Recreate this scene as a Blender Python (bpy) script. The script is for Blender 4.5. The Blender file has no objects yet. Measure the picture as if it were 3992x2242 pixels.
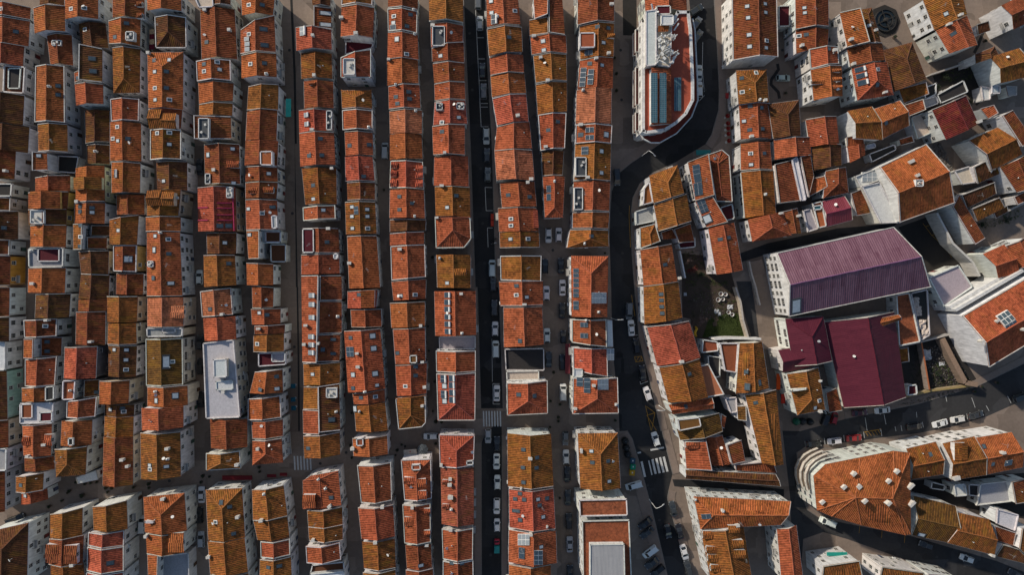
import bpy, bmesh, math, random
from mathutils import Vector, Matrix
from math import sin, cos, pi, atan2, hypot, sqrt
random.seed(7)
C = bpy.context.scene.collection
scene = bpy.context.scene
# ------------------------------------------------------------------ survey: photo coordinates -> metres on the ground
H, F = 190.0, 2661.0
NX, NY = 1870.0, 1085.0
dv = Vector(((NX-1996)/F, -(NY-1121)/F, -1)).normalized()
ROT = dv.rotation_difference(Vector((0, 0, -1))).to_matrix()
OX = (0, 1000, 2000, 2992); OY = (0, 560, 1120, 1680); SC = 1/2.575
def P(tile, x, y, z=0.0):
    px = OX[int(tile[0])]+x*SC; py = OY[int(tile[1])]+y*SC
    d = ROT @ Vector(((px-1996)/F, -(py-1121)/F, -1))
    k = (z-H)/d.z
    return Vector((d.x*k, d.y*k, z))

# ------------------------------------------------------------------ object helpers
def link(o, parent=None):
    C.objects.link(o)
    if parent is not None: o.parent = parent
    return o
def tag(o, label=None, cat=None, group=None, kind=None):
    if label: o['label'] = label
    if cat: o['category'] = cat
    if group: o['group'] = group
    if kind: o['kind'] = kind
    return o
def empty(name, loc):
    o = bpy.data.objects.new(name, None); o.location = loc; o.empty_display_size = .5
    return link(o)
class MB:
    """collects faces (with material slot and optional uv) into ONE mesh"""
    def __init__(s): s.v=[]; s.f=[]; s.m=[]; s.uv=[]
    def face(s, pts, m=0, uv=None):
        b=len(s.v); s.v += [tuple(p) for p in pts]; s.f.append(tuple(range(b,b+len(pts)))); s.m.append(m)
        s.uv += uv if uv else [(p[0]*.7+p[2]*.3, p[1]*.7+p[2]*.6) for p in pts]
    def hexa(s, b, t, m=0, bottom=False):
        n=len(b)
        s.face(t, m)
        if bottom: s.face(b[::-1], m)
        for i in range(n):
            j=(i+1)%n; s.face([b[i],b[j],t[j],t[i]], m)
    def box(s, c, d, m=0, rz=0, bottom=True):
        cx,cy,cz=c; dx,dy,dz=d[0]/2,d[1]/2,d[2]/2; r=Matrix.Rotation(rz,3,'Z')
        q=[(-dx,-dy),(dx,-dy),(dx,dy),(-dx,dy)]
        B=[Vector((cx,cy,cz))+r@Vector((x,y,-dz)) for x,y in q]; T=[Vector((cx,cy,cz))+r@Vector((x,y,dz)) for x,y in q]
        s.hexa(B,T,m,bottom)
    def beam(s, a, b, w, h, m=0, up=Vector((0,0,1))):
        a=Vector(a); b=Vector(b); d=(b-a).normalized(); sd=d.cross(up)
        if sd.length<1e-4: sd=Vector((1,0,0))
        sd.normalize(); u=sd.cross(d)
        q=[(-w/2,-h/2),(w/2,-h/2),(w/2,h/2),(-w/2,h/2)]
        A=[a+sd*x+u*y for x,y in q]; Bq=[b+sd*x+u*y for x,y in q]
        for i in range(4):
            j=(i+1)%4; s.face([A[j],A[i],Bq[i],Bq[j]],m)
        s.face(A,m); s.face(Bq[::-1],m)
    def tube(s, pts, r, n=8, m=0, cap=True):
        pts=[Vector(p) for p in pts]; rs=r if isinstance(r,(list,tuple)) else [r]*len(pts); rings=[]
        for i,p in enumerate(pts):
            d=(pts[min(i+1,len(pts)-1)]-pts[max(i-1,0)]).normalized()
            sd=d.cross(Vector((0,0,1)) if abs(d.z)<.9 else Vector((1,0,0))).normalized(); u=sd.cross(d)
            rings.append([p+(sd*cos(2*pi*k/n)+u*sin(2*pi*k/n))*rs[i] for k in range(n)])
        for a,b in zip(rings,rings[1:]):
            for k in range(n):
                j=(k+1)%n; s.face([a[k],a[j],b[j],b[k]],m)
        if cap: s.face(rings[0][::-1],m); s.face(rings[-1],m)
    def lathe(s, prof, c=(0,0,0), n=16, m=0):
        R=[[Vector((c[0]+r*cos(2*pi*k/n), c[1]+r*sin(2*pi*k/n), c[2]+z)) for k in range(n)] for r,z in prof]
        for a,b in zip(R,R[1:]):
            for k in range(n):
                j=(k+1)%n; s.face([a[k],a[j],b[j],b[k]],m)
        s.face(R[-1],m)
    def mesh(s, name, mats, smooth=False):
        me=bpy.data.meshes.new(name); me.from_pydata(s.v,[],s.f)
        for m in mats: me.materials.append(m)
        me.polygons.foreach_set('material_index', s.m)
        uvl=me.uv_layers.new(name='UVMap'); flat=[c for u in s.uv for c in u]; uvl.data.foreach_set('uv', flat)
        if smooth: me.polygons.foreach_set('use_smooth',[True]*len(s.f))
        me.update(); return me
    def obj(s, name, mats, parent=None, base=None, smooth=False, color=None):
        if base is not None:
            b=Vector(base); s.v=[tuple(Vector(p)-b) for p in s.v]
        o=bpy.data.objects.new(name, s.mesh(name, mats if isinstance(mats,(list,tuple)) else [mats], smooth))
        if color: o.color=color
        link(o,parent)
        if base is not None and parent is None: o.location=base
        return o
def shared(name, me, parent, mat, color=None):
    o=bpy.data.objects.new(name, me); link(o,parent); o.matrix_local=mat
    if color: o.color=color
    return o

# ------------------------------------------------------------------ materials
def newmat(name):
    m=bpy.data.materials.new(name); m.use_nodes=True; nt=m.node_tree
    b=nt.nodes['Principled BSDF']; b.inputs['Roughness'].default_value=.85; b.inputs['Specular IOR Level'].default_value=.25
    return m,nt,b
def N(nt,t,**k):
    n=nt.nodes.new(t)
    for a,v in k.items():
        if a in n.inputs.keys() if isinstance(a,str) else False: n.inputs[a].default_value=v
        else: setattr(n,a,v)
    return n
def mth(nt,op,a,b=None):
    n=nt.nodes.new('ShaderNodeMath'); n.operation=op
    for i,x in enumerate((a,b)):
        if x is None: continue
        if isinstance(x,(int,float)): n.inputs[i].default_value=x
        else: nt.links.new(x,n.inputs[i])
    return n.outputs[0]
def mixc(nt,fac,a,b,mode='MIX'):
    n=nt.nodes.new('ShaderNodeMix'); n.data_type='RGBA'; n.blend_type=mode
    def put(i,x):
        if isinstance(x,(int,float)): n.inputs[i].default_value=x
        elif isinstance(x,tuple): n.inputs[i].default_value=x if len(x)==4 else (*x,1)
        else: nt.links.new(x,n.inputs[i])
    put(0,fac); put(6,a); put(7,b); return n.outputs[2]
def noise(nt,scale,vec,detail=4,rough=.6):
    n=nt.nodes.new('ShaderNodeTexNoise'); n.inputs['Scale'].default_value=scale; n.inputs['Detail'].default_value=detail; n.inputs['Roughness'].default_value=rough
    nt.links.new(vec,n.inputs['Vector']); return n.outputs['Fac']
def ramp(nt,f,stops):
    n=nt.nodes.new('ShaderNodeMapRange'); n.inputs['From Min'].default_value=stops[0]; n.inputs['From Max'].default_value=stops[1]
    n.inputs['To Min'].default_value=stops[2]; n.inputs['To Max'].default_value=stops[3]; nt.links.new(f,n.inputs['Value']); return n.outputs[0]
def worldpos(nt):
    return nt.nodes.new('ShaderNodeNewGeometry').outputs['Position']
def plain(name,col,rough=.8,metal=0,var=.12,scale=2.5,spec=.25):
    m,nt,b=newmat(name); p=worldpos(nt)
    f=noise(nt,scale,p); v=ramp(nt,f,(.3,.7,1-var,1+var))
    c=nt.nodes.new('ShaderNodeVectorMath'); c.operation='SCALE'; c.inputs[0].default_value=col; nt.links.new(v,c.inputs['Scale'])
    nt.links.new(c.outputs[0],b.inputs['Base Color']); b.inputs['Roughness'].default_value=rough; b.inputs['Metallic'].default_value=metal; b.inputs['Specular IOR Level'].default_value=spec
    return m
def objcol(nt):
    n=nt.nodes.new('ShaderNodeObjectInfo'); return n
def tile_material(name, period=.47, row=.45, strength=.9):
    """clay tile courses from the roof's own uv (metres); object colour = clay, object alpha = lichen"""
    m,nt,b=newmat(name); oi=objcol(nt)
    uv=nt.nodes.new('ShaderNodeUVMap').outputs[0]; sp=nt.nodes.new('ShaderNodeSeparateXYZ'); nt.links.new(uv,sp.inputs[0])
    u,v=sp.outputs[0],sp.outputs[1]
    pos=worldpos(nt)
    iu=mth(nt,'FLOOR',mth(nt,'DIVIDE',u,period)); iv=mth(nt,'FLOOR',mth(nt,'DIVIDE',v,row))
    cb=nt.nodes.new('ShaderNodeCombineXYZ'); nt.links.new(iu,cb.inputs[0]); nt.links.new(iv,cb.inputs[1]); nt.links.new(mth(nt,'MULTIPLY',oi.outputs['Random'],97),cb.inputs[2])
    wn=nt.nodes.new('ShaderNodeTexWhiteNoise'); nt.links.new(cb.outputs[0],wn.inputs['Vector'])
    big=noise(nt,.22,pos,3); mid=noise(nt,.9,pos,5,.65); fine=noise(nt,4.5,pos,4,.7)
    k=mth(nt,'ADD',ramp(nt,wn.outputs['Value'],(0,1,.72,1.24)),mth(nt,'ADD',ramp(nt,mid,(.3,.7,-.24,.22)),mth(nt,'ADD',ramp(nt,big,(.35,.65,-.17,.15)),ramp(nt,fine,(.3,.7,-.10,.10)))))
    pv=nt.nodes.new('ShaderNodeCombineXYZ'); nt.links.new(mth(nt,'MULTIPLY',iu,period),pv.inputs[0]); nt.links.new(mth(nt,'MULTIPLY',iv,row),pv.inputs[1]); nt.links.new(mth(nt,'MULTIPLY',oi.outputs['Random'],31),pv.inputs[2])
    vo=nt.nodes.new('ShaderNodeTexVoronoi'); vo.inputs['Scale'].default_value=.42; vo.distance='CHEBYCHEV'; nt.links.new(pv.outputs[0],vo.inputs['Vector'])
    sxc=nt.nodes.new('ShaderNodeSeparateColor'); nt.links.new(vo.outputs['Color'],sxc.inputs[0])
    k=mth(nt,'ADD',k,mth(nt,'SUBTRACT',mth(nt,'MULTIPLY',mth(nt,'GREATER_THAN',sxc.outputs[0],.86),.20),mth(nt,'MULTIPLY',mth(nt,'LESS_THAN',sxc.outputs[1],.14),.18)))
    sc=nt.nodes.new('ShaderNodeVectorMath'); sc.operation='SCALE'; nt.links.new(oi.outputs['Color'],sc.inputs[0]); nt.links.new(k,sc.inputs['Scale'])
    # lichen / soot with a shape of its own
    st=nt.nodes.new('ShaderNodeCombineXYZ'); nt.links.new(mth(nt,'MULTIPLY',u,1.3),st.inputs[0]); nt.links.new(mth(nt,'MULTIPLY',v,.45),st.inputs[1]); nt.links.new(mth(nt,'MULTIPLY',oi.outputs['Random'],55),st.inputs[2])
    stn=noise(nt,1.6,st.outputs[0],5,.7)
    thr=mth(nt,'SUBTRACT',.70,mth(nt,'MULTIPLY',oi.outputs['Alpha'],.28))
    d=mth(nt,'SUBTRACT',stn,thr); mk=nt.nodes.new('ShaderNodeClamp'); nt.links.new(mth(nt,'MULTIPLY',d,6),mk.inputs[0])
    c1=mixc(nt,mth(nt,'MULTIPLY',mk.outputs[0],.62),sc.outputs[0],(.055,.032,.014))
    och=noise(nt,.5,st.outputs[0],4,.6); ok=nt.nodes.new('ShaderNodeClamp'); nt.links.new(mth(nt,'MULTIPLY',mth(nt,'SUBTRACT',och,.5),5),ok.inputs[0])
    c2=mixc(nt,mth(nt,'MULTIPLY',mth(nt,'MULTIPLY',ok.outputs[0],oi.outputs['Alpha']),.5),c1,(.26,.135,.018))
    nt.links.new(c2,b.inputs['Base Color'])
    # ribs
    hu=mth(nt,'SINE',mth(nt,'MULTIPLY',u,2*pi/period)); fr=mth(nt,'FRACT',mth(nt,'DIVIDE',v,row))
    hgt=mth(nt,'ADD',mth(nt,'MULTIPLY',hu,.062),mth(nt,'MULTIPLY',fr,.025))
    bp=nt.nodes.new('ShaderNodeBump'); bp.inputs['Strength'].default_value=strength; bp.inputs['Distance'].default_value=1.0
    nt.links.new(hgt,bp.inputs['Height']); nt.links.new(bp.outputs[0],b.inputs['Normal']); b.inputs['Roughness'].default_value=.9; b.inputs['Specular IOR Level'].default_value=.12
    return m
def wall_material():
    m,nt,b=newmat('lime_render'); oi=objcol(nt); pos=worldpos(nt)
    mp=nt.nodes.new('ShaderNodeMapping'); mp.inputs['Scale'].default_value=(1.2,1.2,.25); nt.links.new(pos,mp.inputs[0])
    s=noise(nt,1.4,mp.outputs[0],5,.65); g=noise(nt,.4,pos,3)
    k=mth(nt,'ADD',ramp(nt,s,(.35,.72,1.08,.66)),ramp(nt,g,(.3,.7,-.10,.08)))
    sc=nt.nodes.new('ShaderNodeVectorMath'); sc.operation='SCALE'; nt.links.new(oi.outputs['Color'],sc.inputs[0]); nt.links.new(k,sc.inputs['Scale'])
    nt.links.new(sc.outputs[0],b.inputs['Base Color']); return m
def corrugated(name,period,a,bcol,stripe=.35,streak=.5,bump=.6,lap=6.0):
    """profiled sheet: ribs, laps, sheets of uneven fading, rust and dirt runs down the slope"""
    m,nt,b=newmat(name); uv=nt.nodes.new('ShaderNodeUVMap').outputs[0]; sp=nt.nodes.new('ShaderNodeSeparateXYZ'); nt.links.new(uv,sp.inputs[0])
    s=mth(nt,'SINE',mth(nt,'MULTIPLY',sp.outputs[0],2*pi/period))
    pos=worldpos(nt); n1=noise(nt,.35,pos,5,.7); n2=noise(nt,2.5,pos,5,.7)
    cb=nt.nodes.new('ShaderNodeCombineXYZ'); nt.links.new(mth(nt,'FLOOR',mth(nt,'DIVIDE',sp.outputs[0],period*2)),cb.inputs[0]); nt.links.new(mth(nt,'FLOOR',mth(nt,'DIVIDE',sp.outputs[1],lap)),cb.inputs[1])
    wn=nt.nodes.new('ShaderNodeTexWhiteNoise'); nt.links.new(cb.outputs[0],wn.inputs['Vector'])
    st=nt.nodes.new('ShaderNodeCombineXYZ'); nt.links.new(mth(nt,'MULTIPLY',sp.outputs[0],2.2),st.inputs[0]); nt.links.new(mth(nt,'MULTIPLY',sp.outputs[1],.12),st.inputs[1]); sn=noise(nt,1.0,st.outputs[0],6,.7)
    f=mth(nt,'ADD',mth(nt,'MULTIPLY',wn.outputs['Value'],stripe),mth(nt,'ADD',mth(nt,'MULTIPLY',ramp(nt,sn,(.3,.7,0,1)),streak),mth(nt,'MULTIPLY',ramp(nt,mth(nt,'ADD',n1,n2),(.7,1.3,-.3,.4)),.6)))
    nt.links.new(mixc(nt,f,a,bcol),b.inputs['Base Color'])
    lp=ramp(nt,mth(nt,'FRACT',mth(nt,'DIVIDE',sp.outputs[1],lap)),(0,.03,0,1))
    bp=nt.nodes.new('ShaderNodeBump'); bp.inputs['Strength'].default_value=bump; bp.inputs['Distance'].default_value=1; nt.links.new(mth(nt,'ADD',mth(nt,'MULTIPLY',s,.05*period/.5),mth(nt,'MULTIPLY',lp,.04)),bp.inputs['Height']); nt.links.new(bp.outputs[0],b.inputs['Normal'])
    b.inputs['Roughness'].default_value=.65; return m
def ground_material(name, base, dark, cell=.0, patch=.5, stain=.35, patches=0):
    m,nt,b=newmat(name); pos=worldpos(nt)
    n1=noise(nt,.09,pos,4,.6); n2=noise(nt,1.1,pos,6,.7); n3=noise(nt,9,pos,3,.8)
    f=mth(nt,'ADD',mth(nt,'MULTIPLY',n1,patch),mth(nt,'ADD',mth(nt,'MULTIPLY',n2,stain),mth(nt,'MULTIPLY',n3,.4)))
    f2=ramp(nt,f,(.35,.85,0,1)); col=mixc(nt,f2,dark,base)
    if patches:
        vo=nt.nodes.new('ShaderNodeTexVoronoi'); vo.inputs['Scale'].default_value=.16; vo.distance='CHEBYCHEV'; nt.links.new(pos,vo.inputs['Vector'])
        sx=nt.nodes.new('ShaderNodeSeparateColor'); nt.links.new(vo.outputs['Color'],sx.inputs[0])
        sc=nt.nodes.new('ShaderNodeVectorMath'); sc.operation='SCALE'; nt.links.new(col,sc.inputs[0]); nt.links.new(ramp(nt,sx.outputs[0],(0,1,1-patches,1+patches)),sc.inputs['Scale']); col=sc.outputs[0]
    if cell:
        vo=nt.nodes.new('ShaderNodeTexVoronoi'); vo.feature='F1'; vo.inputs['Scale'].default_value=1/cell; nt.links.new(pos,vo.inputs['Vector'])
        g=ramp(nt,mth(nt,'FRACT',mth(nt,'MULTIPLY',vo.outputs['Distance'],1)),(.0,.6,1.15,.75)); wn=nt.nodes.new('ShaderNodeVectorMath'); wn.operation='SCALE'
        nt.links.new(col,wn.inputs[0]); nt.links.new(g,wn.inputs['Scale']); col=wn.outputs[0]
    nt.links.new(col,b.inputs['Base Color']); b.inputs['Roughness'].default_value=.92; b.inputs['Specular IOR Level'].default_value=.12
    bp=nt.nodes.new('ShaderNodeBump'); bp.inputs['Strength'].default_value=.35; bp.inputs['Distance'].default_value=.02; nt.links.new(n3,bp.inputs['Height']); nt.links.new(bp.outputs[0],b.inputs['Normal'])
    return m
def paint_material():
    m,nt,b=newmat('car_paint'); oi=objcol(nt); nt.links.new(oi.outputs['Color'],b.inputs['Base Color']); b.inputs['Roughness'].default_value=.28; b.inputs['Specular IOR Level'].default_value=.5
    b.inputs['Coat Weight'].default_value=.4; b.inputs['Coat Roughness'].default_value=.08; return m
def colored(name,rough=.7):
    m,nt,b=newmat(name); oi=objcol(nt); pos=worldpos(nt); n=noise(nt,2.5,pos,4)
    sc=nt.nodes.new('ShaderNodeVectorMath'); sc.operation='SCALE'; nt.links.new(oi.outputs['Color'],sc.inputs[0]); nt.links.new(ramp(nt,n,(.3,.7,.82,1.12)),sc.inputs['Scale'])
    nt.links.new(sc.outputs[0],b.inputs['Base Color']); b.inputs['Roughness'].default_value=rough; return m
M={}
M['tile']=tile_material('clay_tile')
M['wall']=wall_material()
M['flat']=colored('flat_roof_membrane',.85)
M['cap']=colored('ridge_mortar',.9)
M['purple']=corrugated('ribbed_purple_sheet',.62,(.072,.020,.040),(.205,.108,.142),.30,.75)
M['maroonsheet']=corrugated('maroon_seamed_sheet',.50,(.060,.006,.016),(.110,.016,.030),.25,.5,.22,5.0)
M['maroonrib']=corrugated('ribbed_maroon_sheet',.5,(.13,.016,.026),(.24,.05,.07))
M['zinc']=corrugated('ribbed_zinc_sheet',.36,(.26,.26,.27),(.36,.36,.36),.3,.5,.3)
M['terracotta']=None
M['pane']=plain('window_pane',(.018,.022,.026),.12,0,.3,1.5,.5)
M['frame']=plain('stone_surround',(.52,.50,.46),.8)
M['dark']=plain('dark_metal',(.03,.03,.033),.5)
M['sky_dark']=plain('roof_window_glass',(.06,.085,.10),.08,0,.25,2,.6)
M['sky_pale']=plain('roof_window_pale',(.42,.46,.48),.25,0,.12,2,.5)  # pale pane tone used on part of the roof windows
M['alu']=plain('grey_aluminium',(.075,.08,.085),.45,.3)
M['white']=plain('white_enamel',(.62,.62,.60),.45)
M['solar']=plain('solar_cells',(.035,.055,.075),.18,0,.25,3,.5)
M['solarteal']=plain('teal_solar_film',(.035,.098,.125),.35,0,.3,1.5,.4)
M['solarpale']=plain('pale_collector_glass',(.24,.27,.29),.2,0,.15,3,.5)
M['chim']=plain('limewashed_chimney',(.50,.48,.44),.9,0,.2)
M['door']=colored('painted_door',.6)
M['paint']=paint_material()
M['rubber']=plain('tyre_rubber',(.012,.012,.012),.9)
M['chrome']=plain('headlight_glass',(.5,.5,.5),.2,.3)
M['red']=plain('tail_light',(.25,.01,.01),.3)
M['cloth']=colored('canvas_cloth',.9)
M['plast']=colored('coloured_plastic',.5)
M['steel']=plain('galvanised_steel',(.40,.41,.41),.45,.5)
def terr():
    m,nt,b=newmat('terracotta_paving'); pos=worldpos(nt); oi=objcol(nt)
    br=nt.nodes.new('ShaderNodeTexVoronoi'); br.feature='DISTANCE_TO_EDGE'; br.inputs['Scale'].default_value=.9; nt.links.new(pos,br.inputs['Vector'])
    e=ramp(nt,br.outputs['Distance'],(0,.06,.45,1)); n=noise(nt,.6,pos,5,.7)
    sc=nt.nodes.new('ShaderNodeVectorMath'); sc.operation='SCALE'; nt.links.new(oi.outputs['Color'],sc.inputs[0]); nt.links.new(mth(nt,'MULTIPLY',e,ramp(nt,n,(.3,.7,.55,1.25))),sc.inputs['Scale'])
    nt.links.new(sc.outputs[0],b.inputs['Base Color']); return m
M['terracotta']=terr()
COL={ # clay / membrane albedo, lichen amount
 'o':(.31,.090,.031,.30),'r':(.30,.078,.034,.15),'R':(.33,.075,.042,.0),'r2':(.28,.075,.042,.5),'p':(.37,.125,.062,.08),'b':(.20,.056,.024,.5),
 'm':(.265,.092,.024,.75),'m2':(.24,.076,.020,.95),'k':(.115,.043,.020,.7),'d':(.075,.008,.014,.05),'d2':(.12,.020,.018,.25),'v':(.15,.068,.018,.95),
 'u':(.2,.08,.13,0),'u2':(.2,.03,.05,0),'z':(.3,.3,.3,0),
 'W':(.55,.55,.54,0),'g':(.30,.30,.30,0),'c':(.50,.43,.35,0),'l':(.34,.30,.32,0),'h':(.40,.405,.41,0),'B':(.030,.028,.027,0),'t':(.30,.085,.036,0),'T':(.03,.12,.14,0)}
WALLC={'y':(.55,.36,.12),'o':(.50,.24,.04),'g':(.30,.48,.40),'g2':(.55,.56,.36),'c':(.58,.49,.38),'c2':(.50,.36,.26),'k':(.16,.15,.15),'p':(.6,.42,.38)}
def jit(c,a=.10):
    k=1+random.uniform(-a,a); return tuple(min(1,x*k*(1+random.uniform(-.04,.04))) for x in c[:3])
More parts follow.
